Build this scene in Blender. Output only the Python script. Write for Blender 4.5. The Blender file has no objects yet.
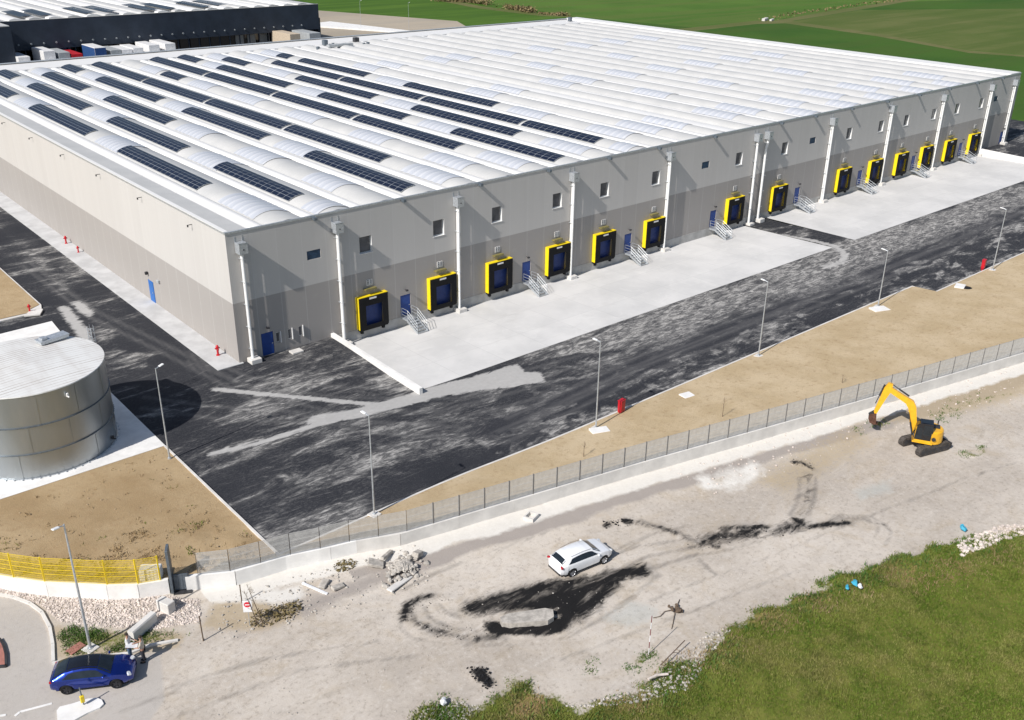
import bpy, bmesh, math, random
import numpy as np
from mathutils import Vector, Matrix
R = math.radians
random.seed(7); RNG = np.random.default_rng(11)
SC = bpy.context.scene
COL = SC.collection

# ------------------------------------------------------------------ camera
F, PITCH, ROLL, YAW = 979.64, 0.433818, 0.013043, 0.712802
CP = Vector((-33.1927, -75.4147, 37.1643))
_d = Vector((math.sin(YAW)*math.cos(PITCH), math.cos(YAW)*math.cos(PITCH), -math.sin(PITCH)))
_r0 = Vector((math.cos(YAW), -math.sin(YAW), 0)); _u0 = _r0.cross(_d)
_r = math.cos(ROLL)*_r0 + math.sin(ROLL)*_u0
_u = -math.sin(ROLL)*_r0 + math.cos(ROLL)*_u0
cd = bpy.data.cameras.new('camera'); cam = bpy.data.objects.new('camera', cd); COL.objects.link(cam)
cd.sensor_width = 36; cd.lens = F/1024*36; cd.clip_start = 0.5; cd.clip_end = 6000
M = Matrix((( _r.x, _u.x, -_d.x, CP.x), (_r.y, _u.y, -_d.y, CP.y), (_r.z, _u.z, -_d.z, CP.z), (0, 0, 0, 1)))
cam.matrix_world = M
SC.camera = cam

# ------------------------------------------------------------------ light
SUN_AZ, SUN_EL = R(9.0), R(41.5)          # direction the light travels (ground plane) and its height
w = bpy.data.worlds.new('World'); SC.world = w; w.use_nodes = True
wn = w.node_tree; bg = wn.nodes['Background']
sky = wn.nodes.new('ShaderNodeTexSky'); sky.sky_type = 'NISHITA'; sky.sun_disc = False
sky.sun_elevation = SUN_EL; sky.air_density = 1.0; sky.dust_density = 1.0
_s = Vector((-math.cos(SUN_AZ), -math.sin(SUN_AZ)))            # towards the sun
sky.sun_rotation = math.atan2(_s.x, _s.y)
wn.links.new(sky.outputs[0], bg.inputs[0]); bg.inputs[1].default_value = 0.090
sl = bpy.data.lights.new('sun', 'SUN'); so = bpy.data.objects.new('sun', sl); COL.objects.link(so)
sl.energy = 4.7; sl.angle = R(0.53); sl.color = (1.0, 0.955, 0.90)
trav = Vector((math.cos(SUN_AZ)*math.cos(SUN_EL), math.sin(SUN_AZ)*math.cos(SUN_EL), -math.sin(SUN_EL)))
so.rotation_euler = trav.to_track_quat('-Z', 'Y').to_euler(); so.location = (-60, 0, 60)
vs = SC.view_settings
vs.view_transform = 'Standard'; vs.look = 'None'; vs.exposure = 0.12; vs.gamma = 1; vs.use_curve_mapping = False
SC.render.resolution_x, SC.render.resolution_y = 1024, 720

# ------------------------------------------------------------------ measuring
def g(px, py, z=0.0):
    "point at height z seen at a pixel of the photograph (used as a survey of the ground plan)"
    v = _d*F + _r*(px-512) + _u*(360-py)
    t = (z-CP.z)/v.z
    return (CP.x+v.x*t, CP.y+v.y*t)
def G(pts, z=0.0): return [g(x, y, z) for x, y in pts]
def smooth(t): t = np.clip(t, 0, 1); return t*t*(3-2*t)
def hashn(ix, iy, s=0):
    n = (ix.astype(np.int64)*374761393 + iy.astype(np.int64)*668265263 + s*1442695041) & 0x7fffffff
    n = ((n ^ (n >> 13))*1274126177) & 0x7fffffff
    return ((n ^ (n >> 16)) & 0xffff)/65535.0
def vnoise(x, y, s=0):
    x = np.asarray(x, float); y = np.asarray(y, float)
    ix, iy = np.floor(x), np.floor(y); fx, fy = x-ix, y-iy
    fx = fx*fx*(3-2*fx); fy = fy*fy*(3-2*fy)
    a = hashn(ix, iy, s); b = hashn(ix+1, iy, s); c = hashn(ix, iy+1, s); d = hashn(ix+1, iy+1, s)
    return (a*(1-fx)+b*fx)*(1-fy) + (c*(1-fx)+d*fx)*fy
def fbm(x, y, o=4, s=0):
    t = 0; a = .5; n = 0
    for k in range(o): t = t + a*vnoise(x*2**k, y*2**k, s+k); n += a; a *= .5
    return t/n
def seg_dist(P, pts, closed=False):
    d = np.full(len(P), 1e9)
    n = len(pts)
    for i in range(n if closed else n-1):
        a = np.array(pts[i]); b = np.array(pts[(i+1) % n]); ab = b-a
        t = np.clip(((P-a)@ab)/(ab@ab+1e-12), 0, 1)
        d = np.minimum(d, np.hypot(*(P-(a+t[:, None]*ab)).T))
    return d
def inside(P, pts):
    r = np.zeros(len(P), bool); n = len(pts); j = n-1
    for i in range(n):
        xi, yi = pts[i]; xj, yj = pts[j]
        c = ((yi > P[:, 1]) != (yj > P[:, 1])) & (P[:, 0] < (xj-xi)*(P[:, 1]-yi)/(yj-yi+1e-12)+xi)
        r ^= c; j = i
    return r
def mpoly(P, pts, w=.5):
    "0..1 mask, 0.5 on the outline, soft over +-w metres"
    d = seg_dist(P, pts, True); sd = np.where(inside(P, pts), d, -d)
    return np.clip(.5+.5*sd/w, 0, 1)
def mline(P, pts, hw, w=.5): return np.clip(.5+.5*(hw-seg_dist(P, pts))/w, 0, 1)

# ------------------------------------------------------------------ materials
MATS = {}
class N:
    "tiny node helper"
    def __init__(s, name):
        s.m = bpy.data.materials.new(name); s.m.use_nodes = True; s.t = s.m.node_tree
        s.b = s.t.nodes['Principled BSDF']; s.co = None
    def n(s, typ, **k):
        x = s.t.nodes.new('ShaderNode'+typ)
        for a, v in k.items(): setattr(x, a, v)
        return x
    def l(s, a, b): s.t.links.new(a, b)
    def obj(s):
        if not s.co: s.co = s.n('TexCoord').outputs['Object']
        return s.co
    def mp(s, scale=(1, 1, 1), rot=(0, 0, 0), src=None):
        m = s.n('Mapping'); m.inputs['Scale'].default_value = scale; m.inputs['Rotation'].default_value = rot
        s.l(src or s.obj(), m.inputs[0]); return m.outputs[0]
    def noise(s, sc, det=4, rough=.55, vec=None, dist=0):
        x = s.n('TexNoise'); x.inputs['Scale'].default_value = sc; x.inputs['Detail'].default_value = det
        x.inputs['Roughness'].default_value = rough; x.inputs['Distortion'].default_value = dist
        s.l(vec or s.obj(), x.inputs['Vector']); return x.outputs['Fac']
    def ma(s, op, a, b=0.0, c=0.0, clamp=False):
        x = s.n('Math', operation=op, use_clamp=clamp)
        for i, v in enumerate((a, b, c)):
            if isinstance(v, (int, float)): x.inputs[i].default_value = v
            else: s.l(v, x.inputs[i])
        return x.outputs[0]
    def ramp(s, f, a, b):
        x = s.n('MapRange', interpolation_type='SMOOTHSTEP'); s.l(f, x.inputs[0])
        x.inputs[1].default_value = a; x.inputs[2].default_value = b; return x.outputs[0]
    def mix(s, f, a, b, mode='MIX'):
        x = s.n('Mix', data_type='RGBA', blend_type=mode)
        for i, v in ((0, f), (6, a), (7, b)):
            if isinstance(v, (int, float)): x.inputs[i].default_value = v
            elif isinstance(v, tuple): x.inputs[i].default_value = (*v, 1) if len(v) == 3 else v
            else: s.l(v, x.inputs[i])
        return x.outputs[2]
    def attr(s, nm): x = s.n('Attribute'); x.attribute_name = nm; return x.outputs['Fac']
    def bump(s, h, st=.3, dist=.05):
        x = s.n('Bump'); x.inputs['Strength'].default_value = st; x.inputs['Distance'].default_value = dist
        s.l(h, x.inputs['Height']); s.l(x.outputs[0], s.b.inputs['Normal'])
    def done(s, col, rough=.8, metal=0.0, spec=.3):
        if isinstance(col, tuple): s.b.inputs['Base Color'].default_value = (*col, 1)
        else: s.l(col, s.b.inputs['Base Color'])
        for k, v in (('Roughness', rough), ('Metallic', metal), ('Specular IOR Level', spec)):
            if isinstance(v, (int, float)): s.b.inputs[k].default_value = v
            else: s.l(v, s.b.inputs[k])
        MATS[s.m.name] = s.m; return s.m
def plain(name, col, rough=.6, metal=0., spec=.4, var=.12, sc=2.5, bump=0, coat=0, alpha=None, emit=None):
    s = N(name)
    f = s.noise(sc, 5, .6)
    c = s.mix(s.ramp(f, .3, .7), tuple(v*(1-var) for v in col), tuple(min(1, v*(1+var)) for v in col))
    if bump: s.bump(s.noise(sc*6, 4), bump, .02)
    s.b.inputs['Coat Weight'].default_value = coat; s.b.inputs['Coat Roughness'].default_value = .05
    return s.done(c, rough, metal, spec)

plain('white_metal', (.78, .78, .77), .45, 0, .5, .04)
plain('galvanised', (.52, .55, .58), .42, .55, .5, .15, 6)
plain('galvanised_dark', (.16, .19, .22), .5, .5, .5, .15, 4)
plain('concrete_light', (.62, .60, .57), .85, 0, .2, .10, .8, .25)
plain('concrete_grey', (.40, .395, .38), .85, 0, .2, .15, .9, .3)
plain('concrete_white', (.74, .73, .71), .8, 0, .2, .08, .9, .2)
plain('yellow_foam', (.86, .64, .012), .6, 0, .3, .05)
plain('yellow_paint', (.82, .60, .02), .45, 0, .5, .08)
plain('machine_yellow', (.80, .42, .015), .38, 0, .5, .1, 3, 0, .4)
plain('black_rubber', (.012, .012, .013), .75, 0, .25, .3)
plain('black_curtain', (.005, .005, .006), .8, 0, .3, .3, 3)
plain('blue_door', (.010, .050, .235), .45, 0, .4, .08)
plain('blue_bright', (.02, .13, .42), .45, 0, .4, .05)
plain('red_paint', (.50, .010, .02), .4, 0, .5, .1)
plain('dark_glass', (.015, .02, .025), .08, 0, .6, .2)
plain('window_glass', (.11, .11, .115), .12, 0, .6, .3, .7)
plain('vent_blue', (.04, .08, .14), .4, 0, .4, .2)
plain('steel_dark', (.05, .05, .055), .5, .3, .4, .3)
plain('car_white', (.80, .81, .83), .25, 0, .5, .02, 1, 0, .8)
def blue_paint():
    s = N('car_blue'); s.b.inputs['Coat Weight'].default_value = 1; s.b.inputs['Coat Roughness'].default_value = .04
    s.done((.004, .028, .26), .25, .8, .6)
blue_paint()
plain('car_black', (.008, .008, .010), .12, 0, .6, .1, 1, 0, .6)
plain('rim', (.45, .46, .48), .3, .8)
plain('rim_dark', (.05, .05, .055), .4, .5)
plain('lamp_red', (.35, .01, .015), .2, 0, .6)
plain('lamp_clear', (.7, .72, .75), .1, .1, .7)
plain('skin', (.42, .24, .17), .6, 0, .3)
plain('hair', (.03, .02, .015), .7)
plain('shirt_white', (.68, .68, .67), .85)
plain('shirt_pale', (.50, .45, .38), .85)
plain('jeans', (.10, .16, .25), .9)
plain('trousers_dark', (.035, .035, .045), .9)
plain('shoe', (.02, .02, .02), .7)
plain('facade_dark', (.030, .040, .058), .5, 0, .35, .18, .25)
plain('truck_white', (.72, .72, .72), .5)
plain('truck_red', (.45, .02, .03), .5)
plain('truck_blue', (.03, .08, .22), .5)
plain('truck_grey', (.35, .37, .38), .6)
plain('truck_beige', (.50, .42, .32), .7)
plain('maroon', (.16, .012, .02), .6)
plain('bark', (.12, .085, .06), .9)
plain('bare_twig', (.20, .15, .10), .9)
plain('stone_pale', (.60, .53, .48), .9, 0, .2, .25, 3)
plain('stone_grey', (.42, .39, .35), .9, 0, .2, .25, 3)
plain('soil_lump', (.34, .26, .17), .95, 0, .1, .3, 3)
plain('asphalt_lump', (.018, .018, .020), .9, 0, .2, .4, 5, .4)
plain('plastic_blue', (.05, .35, .50), .5)
plain('plastic_white', (.75, .76, .78), .5)
plain('roof_beam', (.74, .73, .71), .5, 0, .4, .02, .4)
plain('sign_red', (.60, .02, .04), .4)
plain('track_steel', (.085, .075, .068), .8, .1, .2, .4, 6)
plain('bar_olive', (.22, .19, .07), .6)
plain('blue_door_shaded', (.007, .030, .15), .5)  # same blue as the doors, darkened to paint in the hood's shade
plain('rust', (.10, .05, .035), .9, 0, .2, .3, 8)

def wall_mat():
    s = N('panel_wall')
    sep = s.n('SeparateXYZ'); s.l(s.obj(), sep.inputs[0])
    u = s.ma('ADD', sep.outputs[0], sep.outputs[1])
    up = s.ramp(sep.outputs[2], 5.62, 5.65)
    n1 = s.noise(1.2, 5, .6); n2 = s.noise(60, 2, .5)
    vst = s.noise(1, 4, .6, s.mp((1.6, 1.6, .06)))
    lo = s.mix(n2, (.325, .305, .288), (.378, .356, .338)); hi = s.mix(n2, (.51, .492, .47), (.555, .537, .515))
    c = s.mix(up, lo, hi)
    c = s.mix(s.ramp(vst, .35, .75), c, s.mix(.07, c, (.3, .28, .27)))
    c = s.mix(s.ma('MULTIPLY', s.ramp(n1, .55, .8), .10), c, (.6, .58, .56))
    gm = s.ma('MULTIPLY', s.ramp(sep.outputs[2], 1.6, 0), s.ramp(s.noise(2.2, 6, .7, s.mp((1, 1, .35))), .35, .65)); c = s.mix(s.ma('MULTIPLY', gm, .35), c, (.26, .235, .21))
    wn2 = s.n('TexWhiteNoise', noise_dimensions='1D'); s.l(s.ma('FLOOR', s.ma('DIVIDE', s.ma('ADD', u, 200.35), 2.44)), wn2.inputs['W']); c = s.mix(s.ma('MULTIPLY', wn2.outputs[0], .16), c, (.40, .38, .36))
    fr = s.ma('FRACT', s.ma('DIVIDE', s.ma('ADD', u, 200.35), 2.44))
    ln = s.ma('LESS_THAN', fr, .016)
    c = s.mix(s.ma('MULTIPLY', ln, .45), c, (.62, .61, .60))
    rib = s.ma('SINE', s.ma('MULTIPLY', u, 42.0))
    s.bump(s.ma('ADD', s.ma('MULTIPLY', rib, .15), s.ma('MULTIPLY', n2, .5)), .25, .01)
    s.done(c, .85, 0, .2)
wall_mat()

def vault_mat():
    s = N('vault_sheet')
    n1 = s.noise(.35, 4, .6); n2 = s.noise(1, 4, .6, s.mp((1.5, .05, 1)))
    c = s.mix(s.ramp(n1, .3, .7), (.48, .48, .47), (.54, .535, .52))
    c = s.mix(s.ma('MULTIPLY', s.ramp(n2, .5, .8), .25), c, (.52, .51, .49))
    sep = s.n('SeparateXYZ'); s.l(s.obj(), sep.inputs[0])
    s.bump(s.ma('SINE', s.ma('MULTIPLY', sep.outputs[1], 12.5)), .25, .02)
    s.done(c, .55, 0, .4)
vault_mat()
def sky_mat():
    s = N('skylight_sheet')
    sep = s.n('SeparateXYZ'); s.l(s.obj(), sep.inputs[0])
    w_ = s.ma('SINE', s.ma('MULTIPLY', sep.outputs[1], 2*math.pi/1.05))
    c = s.mix(s.ramp(w_, -.2, .7), (.47, .49, .53), (.56, .57, .595))
    s.bump(w_, .5, .05)
    s.done(c, .35, 0, .5)
sky_mat()
def pv_mat():
    s = N('solar_cell')
    f = s.noise(.5, 2)
    c = s.mix(f, (.007, .011, .026), (.012, .018, .038))
    s.done(c, .30, 0, .22)
pv_mat()
def concrete_pad():
    s = N('pad_concrete')
    sep = s.n('SeparateXYZ'); s.l(s.obj(), sep.inputs[0])
    n1 = s.noise(.18, 5, .6); n2 = s.noise(1.3, 5, .65); n3 = s.noise(18, 2)
    c = s.mix(s.ramp(n1, .35, .65), (.57, .565, .555), (.67, .66, .645))
    c = s.mix(s.ma('MULTIPLY', s.ramp(n2, .55, .8), .35), c, (.52, .51, .49))
    c = s.mix(s.ma('MULTIPLY', n3, .12), c, (.45, .45, .44))
    def ln(o, p, off):
        fr = s.ma('FRACT', s.ma('DIVIDE', s.ma('ADD', o, 100+off), p)); return s.ma('LESS_THAN', fr, .012)
    wn_ = s.n('TexWhiteNoise', noise_dimensions='2D'); cb = s.n('CombineXYZ')
    s.l(s.ma('FLOOR', s.ma('DIVIDE', s.ma('ADD', sep.outputs[0], 100), 5.2)), cb.inputs[0]); s.l(s.ma('FLOOR', s.ma('DIVIDE', s.ma('ADD', sep.outputs[1], 101.4), 4.6)), cb.inputs[1]); s.l(cb.outputs[0], wn_.inputs[0])
    c = s.mix(s.ma('MULTIPLY', wn_.outputs[0], .22), c, (.47, .47, .47))
    c = s.mix(s.ma('MULTIPLY', s.ramp(s.noise(.45, 7, .7, None, 1), .5, .7), .30), c, (.74, .73, .71))
    j = s.ma('MAXIMUM', ln(sep.outputs[0], 5.2, 0), ln(sep.outputs[1], 4.6, 1.4))
    c = s.mix(s.ma('MULTIPLY', j, .35), c, (.38, .38, .37))
    arc = s.noise(.5, 6, .7, s.mp((.25, 1, 1), (0, 0, .15)), 1.5)
    c = s.mix(s.ma('MULTIPLY', s.ramp(arc, .56, .72), .22), c, (.42, .40, .38))
    s.done(c, .8, 0, .25)
concrete_pad()
def asphalt():
    s = N('dusty_asphalt')
    d = s.attr('dust'); st = s.attr('slab'); lane = s.attr('lane')
    a1 = s.noise(.42, 10, .66, s.mp((.34, 1, 1), (0, 0, R(-4))), 1.4)
    a2 = s.noise(2.0, 9, .72, s.mp((.30, 1, 1), (0, 0, R(-16))), 1.0)
    a3 = s.noise(14, 3, .6); a5 = s.noise(5.5, 8, .8, s.mp((.45, 1, 1), (0, 0, R(-10))), .5)
    a4 = s.noise(1.0, 10, .75, s.mp((.16, 1, 1), (0, 0, R(20))), 2.2)
    def rr_(nz, lo, wd):
        q = s.n('MapRange', interpolation_type='SMOOTHSTEP'); s.l(nz, q.inputs[0]); s.l(lo, q.inputs[1]); s.l(s.ma('ADD', lo, wd), q.inputs[2]); return q.outputs[0]
    lo = s.ma('SUBTRACT', .64, s.ma('MULTIPLY', d, .33))
    big = rr_(a1, lo, .22); mid = s.ramp(a2, .42, .62); fin = s.ramp(a5, .34, .66)
    wis = s.ma('MULTIPLY', s.ramp(a4, .55, .68), s.ma('MULTIPLY', d, .7))
    m = s.ma('MULTIPLY', s.ma('MULTIPLY', big, s.ma('ADD', .18, s.ma('MULTIPLY', mid, .95))), s.ma('ADD', .38, s.ma('MULTIPLY', fin, .75)))
    m = s.ma('MAXIMUM', m, s.ma('MULTIPLY', wis, s.ma('ADD', .25, fin)), clamp=True)
    m = s.ma('ADD', m, 0.0, clamp=True)
    base = s.mix(s.noise(.4, 4), (.017, .019, .025), (.036, .037, .043))
    base = s.mix(s.ma('MULTIPLY', s.ramp(a3, .5, .72), .35), base, (.12, .12, .12))
    hz_ = s.ma('MULTIPLY', s.ma('MULTIPLY', s.ramp(s.noise(7, 6, .8, s.mp((.4, 1, 1)), .5), .46, .68), d), .34)
    base = s.mix(hz_, base, (.36, .35, .34))
    c = s.mix(s.ma('MULTIPLY', m, .88), base, (.49, .475, .45))
    c = s.mix(s.ma('MULTIPLY', lane, .62), c, (.038, .039, .046))
    ty = s.attr('tyre'); c = s.mix(s.ma('MULTIPLY', s.ma('MULTIPLY', ty, s.ma('ADD', .3, a2)), .5), c, (.22, .215, .21))
    sm = s.ma('ADD', s.ma('MULTIPLY', s.ma('SUBTRACT', st, .5), 3), s.ma('MULTIPLY', s.ma('SUBTRACT', a2, .5), 5.0))
    sm = s.ma('ADD', sm, .5, clamp=True)
    sc_ = s.mix(s.noise(3, 4), (.40, .39, .375), (.52, .51, .495))
    c = s.mix(s.ma('MULTIPLY', sm, .86), c, sc_)
    s.bump(a3, .3, .02)
    s.done(c, .9, 0, .15)
asphalt()
def soil():
    s = N('tan_soil')
    n1 = s.noise(.22, 5, .6); n2 = s.noise(2.2, 6, .7); n3 = s.noise(16, 3, .7)
    br = s.attr('brown')
    c = s.mix(s.ramp(n1, .35, .68), (.47, .365, .225), (.56, .45, .30))
    c2 = s.mix(s.ramp(n1, .35, .68), (.32, .225, .122), (.40, .295, .172))
    c = s.mix(br, c, c2)
    c = s.mix(s.ma('MULTIPLY', s.ramp(n2, .50, .70), .5), c, (.30, .20, .11))
    c = s.mix(s.ma('MULTIPLY', s.ramp(n3, .58, .72), .45), c, (.55, .47, .37))
    c = s.mix(s.ma('MULTIPLY', s.ramp(n3, .42, .30), .4), c, (.16, .12, .07))
    s.bump(s.ma('ADD', n3, n2), .6, .06)
    s.done(c, .95, 0, .1)
soil()
def dirt():
    s = N('site_dirt')
    n0 = s.noise(.12, 5, .6, s.mp((.5, 1, 1), (0, 0, R(12)))); n1 = s.noise(.7, 6, .65); n2 = s.noise(4, 6, .7); n3 = s.noise(22, 3, .7)
    def mk(a, k=4., amp=2.2, nz=None):
        m = s.ma('MULTIPLY', s.ma('SUBTRACT', s.attr(a), .5), k)
        m = s.ma('ADD', m, s.ma('MULTIPLY', s.ma('SUBTRACT', nz or n2, .5), amp))
        return s.ma('ADD', m, .5, clamp=True)
    c = s.mix(s.ramp(n0, .35, .66), (.445, .395, .340), (.59, .535, .47))
    n5 = s.noise(.28, 7, .7, None, 1.2); n6 = s.noise(.9, 8, .7, s.mp((.22, 1, 1), (0, 0, R(-17))), .8)
    c = s.mix(s.ma('MULTIPLY', s.ramp(n5, .48, .70), .55), c, (.44, .365, .27))
    c = s.mix(s.ma('MULTIPLY', s.ramp(n5, .46, .28), .40), c, (.36, .33, .30))
    c = s.mix(s.ma('MULTIPLY', s.ramp(n6, .54, .70), .45), c, (.36, .315, .26))
    c = s.mix(s.ma('MULTIPLY', s.ramp(n6, .42, .28), .45), c, (.60, .56, .51))
    c = s.mix(s.ma('MULTIPLY', s.ramp(n1, .52, .75), .35), c, (.36, .30, .235))
    c = s.mix(s.ma('MULTIPLY', s.ramp(n2, .53, .68), .45), c, (.62, .58, .53))
    c = s.mix(s.ma('MULTIPLY', s.ramp(n2, .48, .32), .55), c, (.28, .24, .20))
    c = s.mix(s.ma('MULTIPLY', s.ramp(n3, .42, .28), .5), c, (.24, .20, .16))
    c = s.mix(s.ma('MULTIPLY', mk('road', 4, .8), .65), c, s.mix(n1, (.38, .36, .34), (.45, .425, .40)))
    c = s.mix(s.ma('MULTIPLY', mk('brown', 2.6, 2.4, n1), .95), c, s.mix(n3, (.25, .22, .195), (.42, .38, .35)))
    c = s.mix(s.ma('MULTIPLY', mk('tan', 3, 3), .7), c, s.mix(n2, (.34, .26, .16), (.44, .36, .24)))
    c = s.mix(mk('lime', 2.4, 3.4, n1), c, s.mix(n2, (.58, .55, .50), (.74, .72, .68)))
    c = s.mix(s.ma('MULTIPLY', mk('track', 3, 3.2, n6), .62), c, (.17, .155, .14))
    c = s.mix(s.ma('MULTIPLY', mk('puddle', 3, 2), .5), c, (.42, .44, .42))
    gr = mk('grass', 5, 5)
    gc = s.mix(s.ramp(n1, .3, .7), (.10, .13, .022), (.16, .165, .038))
    gc = s.mix(s.ma('MULTIPLY', s.ramp(n2, .45, .7), .6), gc, (.13, .12, .04))
    gc = s.mix(s.ma('MULTIPLY', mk('dead', 3, 3), .8), gc, (.30, .20, .10))
    c = s.mix(gr, c, gc)
    bl = mk('black', 3.4, 4.2, s.noise(1.6, 7, .72, s.mp((.45, 1, 1), (0, 0, R(-14))), .8)); bl = s.ma('MULTIPLY', bl, s.ma('ADD', .66, s.ma('MULTIPLY', s.ramp(n6, .30, .52), .36)), clamp=True)
    c = s.mix(s.ma('MULTIPLY', s.ma('MULTIPLY', s.ramp(s.attr('black'), .05, .9), s.ramp(n6, .30, .60)), .55), c, (.05, .048, .046))
    c = s.mix(bl, c, s.mix(n3, (.008, .008, .009), (.024, .023, .023)))
    s.bump(s.ma('ADD', n3, s.ma('MULTIPLY', n2, .6)), .35, .05)
    s.done(c, .95, 0, .1)
dirt()
def field(name, a, b, k, rot=.25, st=.5):
    s = N(name)
    n0 = s.noise(.02, 5, .6); n1 = s.noise(.12, 4, .6, s.mp((.08, 1, 1), (0, 0, rot))); n2 = s.noise(.9, 4, .7)
    c = s.mix(s.ramp(n0, .35, .65), a, b)
    c = s.mix(s.ma('MULTIPLY', s.ramp(n1, .44, .56), st), c, k)
    c = s.mix(s.ma('MULTIPLY', n2, .35), c, tuple(v*.6 for v in a))
    s.done(c, .95, 0, .1)
field('field_green', (.065, .135, .022), (.095, .175, .030), (.105, .150, .035), .5, .7)
field('field_bright', (.065, .135, .018), (.090, .165, .025), (.045, .10, .015), .9, .6)
field('field_dark', (.042, .100, .016), (.06, .125, .020), (.065, .11, .022), 1.1, .6)
field('field_dry', (.095, .130, .032), (.135, .150, .050), (.07, .11, .022), 1.1, .55)
field('track_earth', (.12, .135, .045), (.16, .155, .065), (.09, .12, .03), .3, .4)
field('gravel_yard', (.36, .31, .24), (.44, .38, .30), (.34, .31, .27), .3, .4)
field('far_tarmac', (.12, .12, .12), (.17, .17, .165), (.09, .09, .09), .3, .4)
field('apron', (.50, .49, .47), (.58, .57, .55), (.45, .44, .42), .3, .4)
def tank_mat():
    s = N('tank_steel')
    sep = s.n('SeparateXYZ'); s.l(s.obj(), sep.inputs[0])
    n1 = s.noise(.9, 5, .6, s.mp((1, 1, .3))); n2 = s.noise(9, 4, .7)
    c = s.mix(s.ramp(n1, .3, .7), (.40, .435, .46), (.45, .48, .50))
    rib = s.ma('SINE', s.ma('MULTIPLY', sep.outputs[2], 2*math.pi/.076))
    c = s.mix(s.ma('MULTIPLY', n2, .3), c, (.36, .385, .40))
    s.bump(rib, .30, .010)
    s.done(c, .30, .88, .5)
tank_mat()
def tank_roof():
    s = N('tank_roof_sheet')
    sep = s.n('SeparateXYZ'); s.l(s.mp((1, 1, 1), (0, 0, R(-4))), sep.inputs[0])
    n1 = s.noise(.5, 5, .65, s.mp((1, .2, 1), (0, 0, R(28)))); n2 = s.noise(.6, 5, .65, s.mp((.15, 1.2, 1), (0, 0, R(28))))
    c = s.mix(s.ramp(n1, .4, .7), (.74, .74, .72), (.62, .60, .57))
    fr = s.ma('FRACT', s.ma('MULTIPLY', sep.outputs[1], 2.6)); ln = s.ma('LESS_THAN', fr, .16)
    c = s.mix(s.ma('MULTIPLY', ln, s.ma('ADD', .18, s.ma('MULTIPLY', s.ramp(n2, .42, .6), .8))), c, (.36, .31, .27))
    s.done(c, .6, .1, .4)
tank_roof()
def grassblade(name, a, b, c_):
    s = N(name); n = s.noise(.35, 5, .65); oi = s.noise(5, 3)
    c = s.mix(s.ramp(n, .3, .7), a, b); c = s.mix(s.ma('MULTIPLY', s.ramp(s.noise(.22, 7, .75), .46, .62), .75), c, c_); c = s.mix(s.ma('MULTIPLY', s.ramp(s.noise(.5, 6, .7), .52, .36), .5), c, tuple(v*.55 for v in a)); c = s.mix(s.ma('MULTIPLY', s.ramp(oi, .45, .7), .7), c, c_)
    s.done(c, .9, 0, .1)
grassblade('grass_blades', (.095, .155, .020), (.155, .200, .034), (.25, .225, .085))
grassblade('weed_green', (.060, .145, .032), (.10, .185, .042), (.14, .17, .05))
grassblade('dry_stalks', (.33, .23, .12), (.24, .17, .10), (.38, .30, .17))
grassblade('bush_leaf', (.20, .16, .085), (.26, .20, .11), (.17, .14, .06))

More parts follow.
